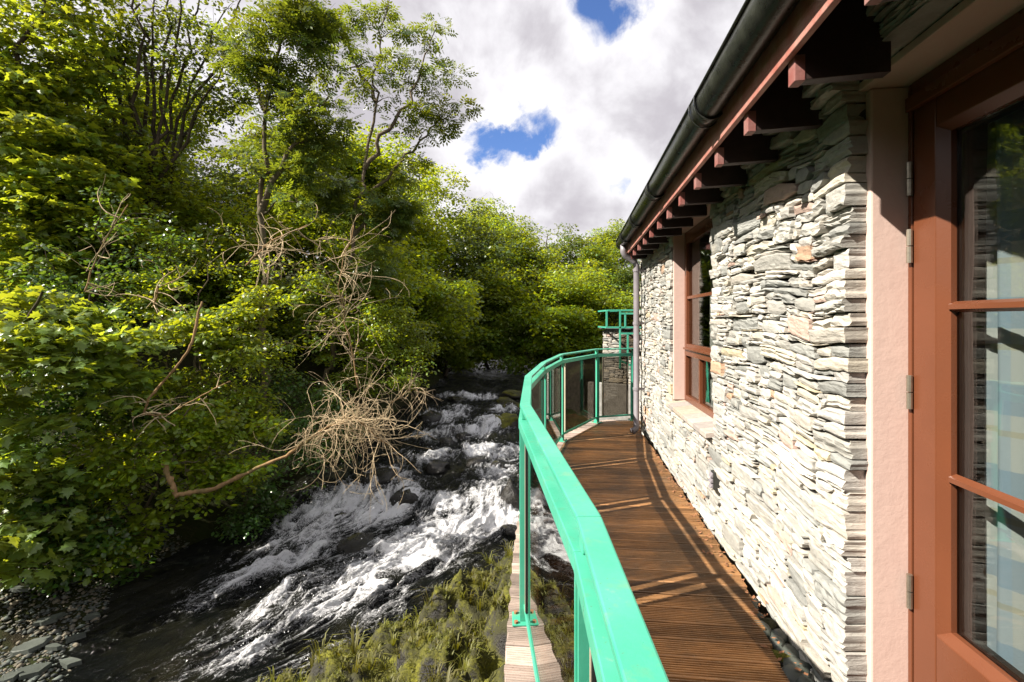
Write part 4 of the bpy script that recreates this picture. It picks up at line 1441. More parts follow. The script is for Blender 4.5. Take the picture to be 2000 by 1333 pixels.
gut = gutter_piece('gutter', EY0, EY1 + 0.02, GR, M['black'], house)
for s in (2.55, 4.15, 5.4, 6.5):
    gutter_piece('gutter_union', s - 0.055, s + 0.055, GR + 0.007, M['black'], gut, bead=False)
    gutter_piece('gutter_clip', s - 0.062, s - 0.047, GR + 0.013, M['black'], gut, bead=False)
    gutter_piece('gutter_clip', s + 0.047, s + 0.062, GR + 0.013, M['black'], gut, bead=False)
gutter_piece('gutter_end_cap', EY1 + 0.021, EY1 + 0.035, GR + 0.006, M['black'], gut, bead=False)

dp = Vector((243 / F * 6.85, 6.85, 0))
out_ = Vector(rfr(6.85, GC, GZ0 - 0.06))
pz = [out_ + Vector((0, 0, 0.0)), out_ + Vector((0, 0, -0.10)), out_ + Vector((0.02, 0, -0.15)), Vector((dp.x - 0.03, dp.y, 0.83)), Vector((dp.x, dp.y, 0.77)), Vector((dp.x, dp.y, DECK + 0.10)),
      Vector((dp.x - 0.012, dp.y - 0.02, DECK + 0.055)), Vector((dp.x - 0.075, dp.y - 0.06, DECK + 0.035))]
pipe = MB().tube(pz, [0.043, 0.043, 0.042, 0.042, 0.042, 0.042, 0.042, 0.046], 14).build('downpipe', M['pipe'], house, smooth=True)
for z in (0.70, -0.05, -0.98):
    MB().tube([(dp.x, dp.y, z - 0.02), (dp.x, dp.y, z + 0.02)], 0.049, 14).beam((dp.x + 0.03, dp.y, z), (dp.x + 0.16, dp.y + 0.01, z), 0.02, 0.03).build('pipe_clip', M['pipe'], pipe)
cab = [wp(6.95, 0.045 + 0.008 * math.sin(q * 1.3), 0.8 - q * 0.12) for q in range(21)]
MB().tube(cab, 0.007, 6).build('cable', M['black'], house)

# ---- curtains behind the door
def curtain(name, s0, s1, o, zb, zt, mat, label, waves, amp, flare=0.0):
    nu_, nv_ = 90, 14
    u = np.linspace(0, 1, nu_ + 1); v = np.linspace(0, 1, nv_ + 1)
    Uc, Vc = np.meshgrid(u, v)
    S_ = s0 + (s1 - s0) * Uc - flare * (1 - Vc) ** 1.5 * (1 - Uc)
    Oo = o + amp * np.sin(Uc * waves * 6.283 + 0.5 * np.sin(Vc * 3)) * (1.1 - 0.3 * Vc) + 0.3 * amp * np.sin(Uc * waves * 2.3 * 6.283 + 1)
    Z_ = zb + (zt - zb) * Vc
    Pw = np.array([wfr(a_, b_, c_) for a_, b_, c_ in zip(S_.ravel(), Oo.ravel(), Z_.ravel())])
    c0_ = Vector(Pw[0])
    idx = np.arange(Pw.shape[0]).reshape(nv_ + 1, nu_ + 1)
    fq = np.stack([idx[:-1, :-1], idx[:-1, 1:], idx[1:, 1:], idx[1:, :-1]], -1).reshape(-1, 4)
    length = (s1 - s0) * 1.8
    me_ = np_mesh(name, Pw - np.array(c0_), fq, True, {'cloth': np.stack([Uc * length, Z_, Z_ * 0], -1).reshape(-1, 3)})
    ob = link(name, me_, mat, None, c0_)
    md = ob.modifiers.new('thickness', 'SOLIDIFY'); md.thickness = 0.003
    return tag(ob, label, 'curtain')


curtain('curtain', 0.75, 1.83, -0.40, DECK + 0.03, 0.80, M['plaid'], 'pale blue and cream plaid curtain hanging inside the glazed door', 9, 0.030, 0.10)
curtain('curtain', WIN_S1 - 0.42, WIN_S1 - 0.02, -0.42, SILL - 0.1, HEAD, M['whitewash'], 'plain pale curtain inside the small far window', 4, 0.025)

# ================================================================== the building beyond the deck
fb = empty('far_stone_building', (2.6, 10.4, DECK), 'stone pier and roughcast wall of the neighbouring building beyond the railing end', 'building')
FX0, FY, FT = (1177 - CX) / F * 10.2, 10.2, (HOR - 643) / F * 10.2


def ffr(u, o, z):                       # face turned a little towards the river
    return (FX0 + u * 0.87 - o * 0.5, FY - u * 0.5 - o * 0.87, z)


fc = MB()
fc.box(0.01, 4.0, -0.55, -0.04, -4.5, FT - 0.01, ffr)
fc.build('wall_core', M['mortar'], fb)
fv, ff, fcl, fn = [], [], [], 0
for (u0, u1, v0, v1) in lay_stones(0.80, 1.10, [], 21, 8, 0.8):
    V, Fq = stone_geo(u0, u1, FT - 1.12 + v0, FT - 1.12 + v1, rr.uniform(-.015, .02), -0.06, rr, wf=ffr)
    fv.append(V); ff.append(Fq + fn); fcl.append(np.repeat((np.array(rr.choice(_cp)) * 0.9)[None], len(V), 0)); fn += len(V)
o = link('small_stone', np_mesh('far_stones', np.concatenate(fv) - np.array(origin(fb)), np.concatenate(ff), False, {'col': np.concatenate(fcl)}), M['stone'], fb)
o['kind'] = 'stuff'
MB().box(-0.05, 0.62, -0.6, 0.08, FT, FT + 0.035, ffr).build('capstone', M['slate'], fb, bevel=0.008)
MB().box(-0.30, 0.62, -0.035, 0.09, -4.5, FT - 1.13, ffr).build('roughcast_wall', M['farrender'], fb, bevel=0.01)
MB().box(0.625, 1.4, -0.035, 0.11, -4.5, FT - 0.85, ffr).build('whitewashed_wall', M['whitewash'], fb, bevel=0.01)

fr_ = empty('far_balcony_frame', (2.2, 10.3, FT), 'green glazed balcony frame on top of the far stone pier', 'balcony')


def fp(px, py, dy=0.0):
    return at_y(px, py, 9.60 + dy)


# balcony box on the pier
for (x0_, y0_, x1_, y1_) in ((1185, 607, 1185, 641), (1211, 608, 1211, 720), (1186.5, 607, 1300, 606), (1186.5, 640, 1300, 640), (1212.5, 652, 1300, 652), (1226, 652, 1226, 705), (1212.5, 613, 1300, 613),
                             (1221, 613, 1221, 640), (1213, 705, 1236, 716), (1226, 706, 1226, 725)):
    m = MB().beam(fp(x0_, y0_), fp(x1_, y1_), 0.035, 0.035, (0, 1, 0))
    m.build('frame_bar', M['green'], fr_, bevel=0.003)
for (x0_, y0_, x1_, y1_) in ((1187, 609, 1209, 638), (1213, 654, 1224, 703), (1213, 615, 1219, 638), (1223, 615, 1300, 638), (1228, 654, 1300, 703)):
    a, b = fp(x0_, y0_), fp(x1_, y1_)
    MB().box(a.x, b.x, 9.595, 9.605, b.z, a.z).build('glass_panel', M['glass'], fr_)
for (x0_, x1_, py_) in ((1185, 1185, 607), (1185, 1185, 640), (1211, 1211, 607)):
    MB().beam(fp(x0_, py_), fp(x0_, py_) + Vector((0, 0.9, 0)), 0.03, 0.03).build('side_bar', M['green'], fr_)
# ================================================================== trees and shrubs
def leaf_template(kind):
    """returns verts (k,3) in the leaf plane (x along the leaf, z up) and triangles"""
    if kind == 'maple':
        o = [(0, 0), (0.02, -0.16), (-0.10, -0.34), (0.16, -0.30), (0.30, -0.50), (0.42, -0.22), (0.62, -0.30), (0.66, -0.13), (1.0, 0.0)]
        o = o + [(x, -y) for x, y in o[-2:0:-1]]
        ctr = (0.36, 0)
        v = [(ctr[0], 0, 0)] + [(x, y, -0.12 * abs(y) - 0.10 * x * x) for x, y in o]
        n = len(o)
        f = [(0, 1 + i, 1 + (i + 1) % n) for i in range(n)]
    elif kind == 'oval':
        v = [(0, 0, 0), (0.35, -0.33, -0.06), (0.8, -0.24, -0.08), (1.0, 0, -0.14), (0.8, 0.24, -0.08), (0.35, 0.33, -0.06), (0.5, 0, 0.0)]
        f = [(0, 1, 6), (1, 2, 6), (2, 3, 6), (3, 4, 6), (4, 5, 6), (5, 0, 6)]
    elif kind == 'ash':                      # feather of nine leaflets
        v, f = [], []
        def lf(x, y, dx, dy, w_):
            b = len(v)
            nx_, ny_ = -dy * w_, dx * w_
            v.extend([(x, y, 0), (x + dx * .5 + nx_, y + dy * .5 + ny_, -.02), (x + dx, y + dy, -.05), (x + dx * .5 - nx_, y + dy * .5 - ny_, -.02)])
            f.extend([(b, b + 1, b + 2), (b, b + 2, b + 3)])
        for i in range(3):
            for sg in (-1, 1):
                lf(0.15 + i * 0.25, 0, 0.26, sg * 0.36, 0.21)
        lf(0.80, 0, 0.44, 0, 0.21)
    else:                                    # far: folded diamond
        v = [(0, 0, 0), (0.5, -0.36, -0.08), (1.0, 0, -0.04), (0.5, 0.36, -0.08)]
        f = [(0, 1, 2), (0, 2, 3)]
    return np.array(v, float), np.array(f)


def leaves_mesh(name, P, size, az, tilt, roll, kind, var):
    T, Fc = leaf_template(kind)
    n, k = len(P), len(T)
    ca, sa, ct, st_, cr, sr = np.cos(az), np.sin(az), np.cos(tilt), np.sin(tilt), np.cos(roll), np.sin(roll)
    ex = np.stack([ca * ct, sa * ct, st_], -1)
    ey0 = np.stack([-sa, ca, 0 * ca], -1)
    ez0 = np.cross(ex, ey0)
    ey = ey0 * cr[:, None] + ez0 * sr[:, None]
    ez = np.cross(ex, ey)
    V = P[:, None, :] + size[:, None, None] * (T[None, :, 0:1] * ex[:, None] + T[None, :, 1:2] * ey[:, None] + T[None, :, 2:3] * ez[:, None])
    Fa = (np.arange(n)[:, None, None] * k + Fc[None]).reshape(-1, 3)
    return np_mesh(name, V.reshape(-1, 3), Fa, False, {'var': np.repeat(var, k)}), (ex, ey, ez)


def wiggle(a, b, rng, amp, n=6, sag=0.0):
    a, b = np.asarray(a, float), np.asarray(b, float)
    t = np.linspace(0, 1, n)
    p = a + (b - a) * t[:, None]
    L = np.linalg.norm(b - a)
    off = rng.normal(0, 1, (n, 3)) * amp * L
    off = off * (np.sin(t * math.pi))[:, None]
    p = p + off
    p[:, 2] += sag * L * np.sin(t * math.pi)
    return p


class Wood:
    """many tapering limbs in one mesh"""
    def __init__(self):
        self.m = MB()

    def limb(self, pts, r0, r1, n=6):
        t = np.linspace(0, 1, len(pts))
        self.m.tube([tuple(p) for p in pts], list(r0 + (r1 - r0) * t ** 0.8), n, cap=False)


def crown_clumps(rng, blobs, n):
    """clump centres spread through a set of (centre, radii) lobes, more of them near the surface"""
    vols = np.array([b_[1][0] * b_[1][1] * b_[1][2] for b_ in blobs]) ** 0.8
    pick = rng.choice(len(blobs), n, p=vols / vols.sum())
    d = rng.normal(0, 1, (n, 3)); d /= np.linalg.norm(d, axis=1)[:, None]
    rad = rng.random(n) ** 0.45
    d = d * rad[:, None] * np.array([blobs[k][1] for k in pick])
    tu = np.array([blobs[k][2] if len(blobs[k]) > 2 else 0.0 for k in pick])      # turn of each lobe about the vertical
    d = np.stack([d[:, 0] * np.cos(tu) + d[:, 1] * np.sin(tu), -d[:, 0] * np.sin(tu) + d[:, 1] * np.cos(tu), d[:, 2]], -1)
    return np.array([blobs[k][0] for k in pick]) + d


# places that the sun reaches through the canopy: no foliage hangs in the way of these shafts
TO_SUN = -np.array(ldir)
SHAFTS = [(at_y(400, 640, 8.9), 0.95, 1.3), (at_y(470, 680, 8.8), 0.6, 1.2), (at_z(930, 1030, -3.95), 0.7, 0.3), (at_z(780, 1100, -4.0), 0.4, 0.3), (at_y(740, 620, 13.2), 1.3, 1.5),
          (at_y(690, 840, 8.0), 0.8, 1.0), (at_y(680, 600, 10.6), 1.0, 1.2), (at_y(330, 900, 7.6), 0.4, 0.9), (at_y(560, 470, 10.2), 0.8, 1.1), (at_z(900, 880, -3.4), 0.9, 0.3)]


def in_shaft(C):
    hit = np.zeros(len(C), bool)
    for p_, r_, own in SHAFTS:
        d_ = C - np.array(p_)
        t_ = d_ @ TO_SUN
        off = np.linalg.norm(d_ - t_[:, None] * TO_SUN, axis=1)
        hit |= (t_ > own) & (off < r_)
    return hit & (_hash(np.floor(C[:, 0] * 50), np.floor(C[:, 1] * 50), np.floor(C[:, 2] * 50), 77) < 0.82)


def build_tree(name, label, cat, base, stems, blobs, nclump, per, leaf, size, mat, bark, clump_r=0.6, flat=0.45, seed=1, tr=0.12, group=None,
               twigs=3, single=0, tilt_mu=-0.25, connect=True, minr=0.006, local=False, extra=None):
    rng = np.random.default_rng(seed)
    root = empty(name, base, label, cat, group)
    b0 = np.array(base, float)
    wood = Wood()
    nodes, nrad = [], []
    for st in stems:                                    # each stem: list of points
        pts = [np.array(p, float) for p in st]
        dense = []
        for a, b in zip(pts[:-1], pts[1:]):
            w_ = wiggle(a, b, rng, 0.042, 7)
            dense += list(w_[:-1])
        dense.append(pts[-1])
        r0 = tr * (1.0 if st is stems[0] else rng.uniform(0.55, 0.9))
        wood.limb(dense, r0, max(minr * 1.5, r0 * 0.16), 8)
        for i_, p in enumerate(dense):
            f_ = i_ / (len(dense) - 1)
            if f_ > 0.18:
                nodes.append(p); nrad.append(max(r0 * (1 - 0.84 * f_ ** 0.8), minr * 1.5))
    C = crown_clumps(rng, blobs, nclump) if nclump else np.zeros((0, 3))
    if extra is not None:
        C = np.concatenate([C, np.array(extra, float)])
    if not local:
        C = C[~in_shaft(C)]
    nd, nr_ = np.array(nodes), np.array(nrad)
    order = np.argsort(np.min(np.linalg.norm(C[:, None] - nd[None], axis=2), axis=1))
    if connect:
        for k in order:
            c = C[k]
            dist = np.linalg.norm(nd - c, axis=1) + np.maximum(nd[:, 2] - c[2], 0) * 0.8
            j = int(np.argmin(dist))
            a = nd[j]
            L = np.linalg.norm(c - a)
            if L < 0.05:
                continue
            pts = wiggle(a, c, rng, 0.06, 6, 0.08)
            ra = min(nr_[j] * 0.7, 0.018 + 0.022 * L)
            ra = max(ra, minr)
            wood.limb(pts, ra, minr * 0.8, 5)
            nd = np.concatenate([nd, pts[2:]]); nr_ = np.concatenate([nr_, np.linspace(ra * 0.75, minr, len(pts) - 2)])
    n = len(C)
    for k in range(n):
        for _ in range(twigs):
            d = rng.normal(0, 1, 3) * np.array([1, 1, flat]); d = d / np.linalg.norm(d) * clump_r * rng.uniform(.7, 1.1)
            wood.limb(wiggle(C[k], C[k] + d, rng, 0.10, 4), minr * 0.7, minr * 0.35, 3)
    wood.m.build('trunk', bark, root, smooth=True)
    # leaves
    cnt = np.maximum(3, (per * rng.uniform(0.45, 1.5, n)).astype(int))
    ci = np.repeat(np.arange(n), cnt)
    N_ = len(ci)
    cr_ = clump_r * rng.uniform(0.7, 1.3, n)
    d = rng.normal(0, 1, (N_, 3)); d /= np.linalg.norm(d, axis=1)[:, None]
    q = rng.random(N_) ** 0.5
    P = C[ci] + d * (q * cr_[ci])[:, None] * np.array([1, 1, flat])
    P[:, 2] -= 0.35 * cr_[ci] * q ** 2 * 0.6
    sz_ = size * rng.uniform(0.45, 1.25, N_)
    azm = np.arctan2(d[:, 1], d[:, 0]) + rng.normal(0, 0.9, N_)
    tl_ = tilt_mu + rng.normal(0, 0.38, N_)
    rl_ = rng.normal(0, 0.5, N_)
    var = np.clip(0.5 + rng.normal(0, 0.16, n)[ci] + rng.normal(0, 0.16, N_), 0, 1)
    take = np.zeros(N_, bool)
    if single:
        dist = np.linalg.norm(P, axis=1)
        sx_ = P[:, 0] / np.maximum(P[:, 1], .1) * F + CX; sy_ = HOR - P[:, 2] / np.maximum(P[:, 1], .1) * F
        score = sz_ / dist * ((sx_ > 0) & (sy_ > 0) & (sy_ < 1333))
        take[np.argsort(-score)[:single]] = True
        _, (ex, ey, ez) = leaves_mesh('tmp', P[take], sz_[take], azm[take], tl_[take], rl_[take], leaf, var[take])
        T, Fc = leaf_template(leaf)
        tpl = [np_mesh('leaf', T, Fc, False, {'var': np.full(len(T), v_)}) for v_ in (0.3, 0.45, 0.6, 0.75)]
        for i_, k in enumerate(np.nonzero(take)[0]):
            o_ = link('leaf', tpl[int(min(3, var[k] * 4))], mat, root)
            s_ = sz_[k]
            mtx = Matrix(((ex[i_][0] * s_, ey[i_][0] * s_, ez[i_][0] * s_, P[k][0] - b0[0]), (ex[i_][1] * s_, ey[i_][1] * s_, ez[i_][1] * s_, P[k][1] - b0[1]),
                          (ex[i_][2] * s_, ey[i_][2] * s_, ez[i_][2] * s_, P[k][2] - b0[2]), (0, 0, 0, 1)))
            o_.matrix_local = mtx
    kp = ~take
    me_, _ = leaves_mesh('crown', P[kp] - b0, sz_[kp], azm[kp], tl_[kp], rl_[kp], leaf, var[kp])
    cr = link('crown', me_, mat, root)
    cr['kind'] = 'stuff'
    return root


def gz(x, y):
    return float(ground_z(x, y))


def B(px, py, y, rx, ry, rz):              # a crown lobe seen at photo column/row, at depth y, with radii in metres
    return (tuple(at_y(px, py, y)), (rx, ry * 0.62, rz), math.atan((px - CX) / F))


def base_at(x, y, sink=0.15):
    return (x, y, gz(x, y) - sink)


def stem(base, *pts):
    return [base] + [tuple(p) for p in pts]


# --- 1: sycamore filling the upper left corner
def BS(k, px, py, y, rx, ry, rz):
    return B(px, py, y * k, rx * k, ry * k, rz * k)


b = base_at(-13.2, 12.0)
K = 1.5
build_tree('sycamore_tree', 'sunlit sycamore with broad yellow green leaves filling the upper left corner', 'tree', b,
           [stem(b, (-12.8, 11.9, 2.0), (-11.8, 11.6, 6.0), (-11.0, 11.4, 9.0))],
           [BS(K, 60, 260, 7.6, 1.5, 1.3, 2.2), BS(K, 130, 330, 7.4, 0.9, 0.9, 1.4), BS(K, 20, 60, 7.8, 1.5, 1.4, 1.6), BS(K, 70, 470, 7.0, 1.1, 1.0, 0.9), BS(K, 150, 180, 7.8, 0.7, 0.9, 1.2), BS(K, 150, 500, 7.2, 0.6, 0.8, 0.7)],
           250, 72, 'maple', 0.195, M['maple'], M['bark'], 0.72, 0.30, 101, 0.15, single=140, twigs=2)
# --- 2: lower sycamore by the water
b = base_at(-8.6, 7.9)
K = 1.18
build_tree('sycamore_tree', 'low sycamore with big dull green leaves hanging over the gravel bar at the left edge', 'tree', b,
           [stem(b, (-8.2, 7.6, -1.6), (-7.4, 7.3, -0.4), (-6.8, 7.0, 0.4))],
           [BS(K, 110, 720, 6.0, 1.0, 0.7, 0.85), BS(K, 60, 640, 6.2, 0.9, 0.7, 0.6), BS(K, 40, 900, 5.7, 0.7, 0.5, 0.7), BS(K, 50, 1040, 5.6, 0.55, 0.5, 0.5), BS(K, 200, 660, 6.3, 0.5, 0.5, 0.45)],
           115, 56, 'maple', 0.175, M['maple'], M['bark'], 0.46, 0.32, 102, 0.10, single=150, twigs=2)
# --- 3: many-stemmed dark tree against the sky
b = base_at(-10.6, 13.0)
f3 = at_y(290, 430, 13.0)
ends = [at_y(x_, y_, 13.0 + dy) for x_, y_, dy in ((180, 20, 0.5), (250, -60, -0.5), (310, -40, 0.6), (370, -80, -0.6), (440, 20, 0.4), (480, -20, 0), (130, 150, -0.4), (420, 160, 0.8), (215, -20, 0.2), (280, -90, 0.3), (340, -60, -0.2), (405, -40, 0.5), (150, 80, 0), (460, 100, -0.5))]
build_tree('forked_tree', 'dark many stemmed tree spreading its limbs against the bright sky at upper left', 'tree', b,
           [stem(b, f3, f3 + (e - f3) * 0.5 + Vector((0, 0, 0.35)), e) for e in ends],
           [B(300, 60, 13.2, 2.6, 1.6, 2.2), B(420, 120, 13.2, 1.6, 1.4, 1.7), B(200, 90, 13.0, 1.6, 1.4, 1.9), B(330, 330, 13.4, 2.2, 1.5, 1.2)],
           170, 60, 'oval', 0.12, M['ash'], M['bark'], 0.55, 0.5, 103, 0.13, twigs=5, minr=0.010)
# --- 4: slender ash
b = base_at(-6.3, 12.2)
t4 = [at_y(512, 640, 12.2), at_y(508, 420, 12.2), at_y(520, 220, 12.2), at_y(545, 40, 12.2), at_y(550, -80, 12.2)]
build_tree('ash_tree', 'slender ash with pale straight trunk standing left of the thin topped ash', 'tree', b,
           [stem(b, *t4), [t4[1], at_y(560, 300, 12.0), at_y(640, 190, 11.8)], [t4[2], at_y(470, 120, 12.4), at_y(440, 40, 12.6)]],
           [B(540, 120, 12.2, 1.2, 1.0, 1.6), B(600, 250, 12.0, 1.0, 0.9, 1.1), B(600, 40, 12.0, 0.9, 0.8, 1.0), B(530, 330, 12.2, 1.0, 0.9, 0.7), B(590, 420, 11.8, 0.9, 0.8, 0.7)],
           105, 40, 'ash', 0.30, M['ash'], M['ashbark'], 0.5, 0.5, 104, 0.11, twigs=3)
# --- 5: thin-topped ash reaching into the sky
b = base_at(-5.5, 14.0)
t5 = [at_y(655, 640, 14), at_y(690, 460, 14), at_y(712, 330, 14), at_y(735, 200, 14), at_y(742, 90, 14), at_y(760, 0, 14)]
ex5 = [at_y(x_, y_, 14 + dy) for x_, y_, dy in ((720, 50, 0), (750, 20, .3), (700, 20, -.2), (780, 60, .1), (800, 60, 0), (830, 90, .2), (850, 50, 0), (860, 120, .3), (810, 130, -.2), (790, 160, 0),
                                               (840, 160, .2), (885, 145, 0), (770, 110, -.3), (680, 100, 0), (665, 60, .2), (820, 210, -.2), (850, 220, 0), (880, 235, .2), (900, 205, 0), (865, 255, .3), (830, 255, -.3),
                                               (790, 240, .2), (845, 190, .4), (700, 170, -.3), (660, 140, .3), (740, 150, .1), (760, 190, 0), (720, 120, .3), (640, 40, .2), (620, 90, -.2), (650, 200, 0))]
build_tree('ash_tree', 'tall thin topped ash with open feathery branches reaching into the cloudy sky', 'tree', b,
           [stem(b, *t5), [t5[2], at_y(770, 240, 13.8), at_y(810, 170, 13.7), at_y(850, 60, 13.7)], [t5[1], at_y(770, 330, 14.2), at_y(840, 250, 14.3), at_y(890, 215, 14.3)], [t5[3], at_y(690, 120, 14.2), at_y(660, 30, 14.4)]],
           [B(760, 420, 14, 1.1, 1.0, 0.9), B(700, 520, 13.6, 1.2, 1.0, 0.9), B(800, 350, 14.2, 0.8, 0.8, 0.6), B(660, 380, 14.2, 1.0, 0.9, 1.0)],
           62, 44, 'ash', 0.30, M['ash'], M['ashbark'], 0.42, 0.6, 105, 0.085, twigs=3, extra=ex5)
# --- 6: sunlit hazel
b = base_at(-6.2, 9.4)
build_tree('hazel_bush', 'hazel bush with bright yellow green sunlit leaves in the middle of the thicket', 'bush', b,
           [stem(b, (-6.0, 9.2, -1.6), (-5.6, 9.0, 0.0)), stem(b, (-5.6, 9.3, -1.4), (-5.0, 9.1, 0.1)), stem(b, (-6.5, 9.2, -1.4), (-6.5, 9.0, 0.2))],
           [B(400, 650, 8.9, 1.1, 0.8, 0.42), B(350, 620, 9.1, 0.7, 0.7, 0.4), B(470, 690, 8.8, 0.6, 0.6, 0.3), B(480, 590, 9.3, 0.7, 0.6, 0.4), B(300, 560, 9.4, 0.9, 0.7, 0.6)],
           95, 90, 'oval', 0.095, M['hazel'], M['ashbark'], 0.36, 0.3, 106, 0.035, twigs=2)
# --- 7: hazel drooping over the dark water
b = base_at(-6.2, 8.0)
build_tree('hazel_bush', 'hazel bush with rounded leaves drooping over the dark water at the left bank', 'bush', b,
           [stem(b, (-5.7, 7.8, -2.4), (-4.9, 7.6, -2.2)), stem(b, (-5.5, 7.8, -2.0), (-5.0, 7.7, -1.2)), stem(b, (-6.0, 7.8, -2.4), (-6.0, 7.6, -1.4))],
           [B(330, 880, 7.7, 0.9, 0.6, 0.55), B(290, 1000, 7.5, 0.5, 0.5, 0.45), B(420, 940, 7.9, 0.8, 0.6, 0.4), B(240, 1060, 7.3, 0.35, 0.4, 0.4), B(200, 900, 7.4, 0.6, 0.5, 0.7), B(420, 830, 8.2, 0.9, 0.6, 0.4)],
           85, 80, 'oval', 0.105, M['hazel'], M['ashbark'], 0.34, 0.5, 107, 0.03, twigs=2, single=90)
# --- 8: ivy and bramble curtains along the bank
b = base_at(-5.3, 9.6)
build_tree('ivy_thicket', 'dark ivy thicket hanging down to the water under the dead branch', 'ivy', b,
           [stem(b, (-5.1, 9.5, -2.6), (-4.8, 9.3, -1.8))],
           [B(520, 950, 9.3, 0.8, 0.6, 0.75), B(600, 860, 10.2, 0.9, 0.6, 0.7), B(470, 1010, 8.9, 0.4, 0.5, 0.5), B(660, 800, 11.2, 1.0, 0.7, 0.8), B(560, 780, 10.4, 1.0, 0.7, 0.7)],
           110, 90, 'oval', 0.075, M['ivy'], M['ashbark'], 0.36, 0.7, 108, 0.03, twigs=2)
b = base_at(-4.9, 13.6)
build_tree('willow_bush', 'green riverside bush leaning out beside the upper rapids', 'bush', b,
           [stem(b, (-4.6, 13.4, -2.2), (-4.2, 13.2, -0.6)), stem(b, (-4.2, 13.3, -2.4), (-3.6, 13.2, -1.4))],
           [B(740, 640, 13.4, 1.2, 0.9, 0.9), B(790, 720, 13.2, 0.8, 0.7, 0.7), B(700, 720, 13.0, 0.9, 0.7, 0.8), B(820, 660, 14.0, 0.7, 0.7, 0.7)],
           110, 85, 'oval', 0.085, M['hazel'], M['ashbark'], 0.42, 0.5, 109, 0.04, twigs=2)
b = base_at(-7.4, 11.2)
build_tree('elder_bush', 'shaded mixed shrub behind the sunlit hazel with pale stems', 'bush', b,
           [stem(b, (-7.2, 11, -0.8), (-6.8, 10.8, 1.2)), stem(b, (-6.6, 11, -1.0), (-5.6, 10.8, 0.4))],
           [B(430, 520, 10.9, 1.3, 0.9, 0.9), B(560, 560, 11, 1.1, 0.8, 0.9), B(620, 640, 11.2, 0.9, 0.8, 0.8), B(320, 480, 11, 1.0, 0.8, 0.9), B(520, 690, 10.6, 0.9, 0.7, 0.7)],
           150, 85, 'oval', 0.085, M['oak'], M['ashbark'], 0.45, 0.5, 110, 0.04, twigs=2)
b = base_at(-8.6, 9.8)
build_tree('holly_bush', 'dark evergreen bush in the shade between the left sycamores and the hazel', 'bush', b,
           [stem(b, (-8.4, 9.6, 0.2), (-8.0, 9.4, 2.0))],
           [B(170, 560, 8.8, 1.1, 0.8, 0.9), B(250, 440, 9.6, 1.0, 0.8, 1.0), B(180, 760, 8.4, 1.0, 0.7, 0.9), B(90, 820, 8.0, 1.0, 0.7, 1.2), B(260, 780, 8.6, 0.8, 0.7, 0.8)],
           130, 80, 'oval', 0.095, M['ivy'], M['bark'], 0.45, 0.5, 111, 0.06, twigs=2)


b = base_at(-6.9, 9.2)
build_tree('bramble_bush', 'low bramble covering the bank under the sunlit hazel', 'bush', b,
           [stem(b, (-6.6, 9.0, -2.0), (-6.0, 8.8, -1.2)), stem(b, (-6.2, 9.2, -2.2), (-5.4, 9.0, -1.6))],
           [B(330, 740, 8.9, 1.1, 0.7, 0.5), B(450, 780, 9.2, 0.9, 0.7, 0.5), B(520, 840, 9.4, 0.7, 0.6, 0.45), B(240, 840, 8.4, 0.8, 0.6, 0.6), B(380, 820, 8.7, 0.8, 0.5, 0.4)],
           95, 80, 'oval', 0.085, M['hazel'], M['ashbark'], 0.38, 0.5, 112, 0.025, twigs=2)
b = base_at(-6.6, 7.4)
build_tree('nettle_bush', 'low dark leafy growth hanging over the back of the gravel bar', 'bush', b,
           [stem(b, (-6.4, 7.3, -3.4), (-6.0, 7.2, -2.8)), stem(b, (-6.1, 7.5, -3.4), (-5.6, 7.4, -3.0))],
           [B(150, 1060, 7.0, 0.6, 0.5, 0.4), B(110, 980, 7.0, 0.6, 0.5, 0.5), B(230, 1110, 7.6, 0.4, 0.4, 0.3), B(70, 1120, 6.8, 0.4, 0.4, 0.25)],
           46, 70, 'oval', 0.10, M['ivy'], M['ashbark'], 0.32, 0.6, 113, 0.02, twigs=2)


# --- far trees: three crowns, copied
def proto_tree(seed, h, rad, nclump, per, size, mat, clump_r, lo=0.36, hi=0.82):
    rng = np.random.default_rng(seed)
    blobs = []
    for k in range(7):
        a = rng.uniform(0, 6.28)
        q = rng.uniform(0.1, 0.62) * rad
        blobs.append(((q * math.cos(a), q * math.sin(a), h * rng.uniform(lo, hi)), (rad * rng.uniform(.4, .62), rad * rng.uniform(.4, .62), h * rng.uniform(.14, .24))))
    stems_ = [[(0, 0, -0.5), (0.1, 0, h * 0.3), (rng.uniform(-.3, .3), rng.uniform(-.3, .3), h * 0.82)]]
    return build_tree('woodland_tree', 'x', 'tree', (0, 0, 0), stems_, blobs, nclump, per, 'far', size, mat, M['bark'], clump_r, 0.5, seed, h * 0.018, twigs=1, minr=0.012, local=True)


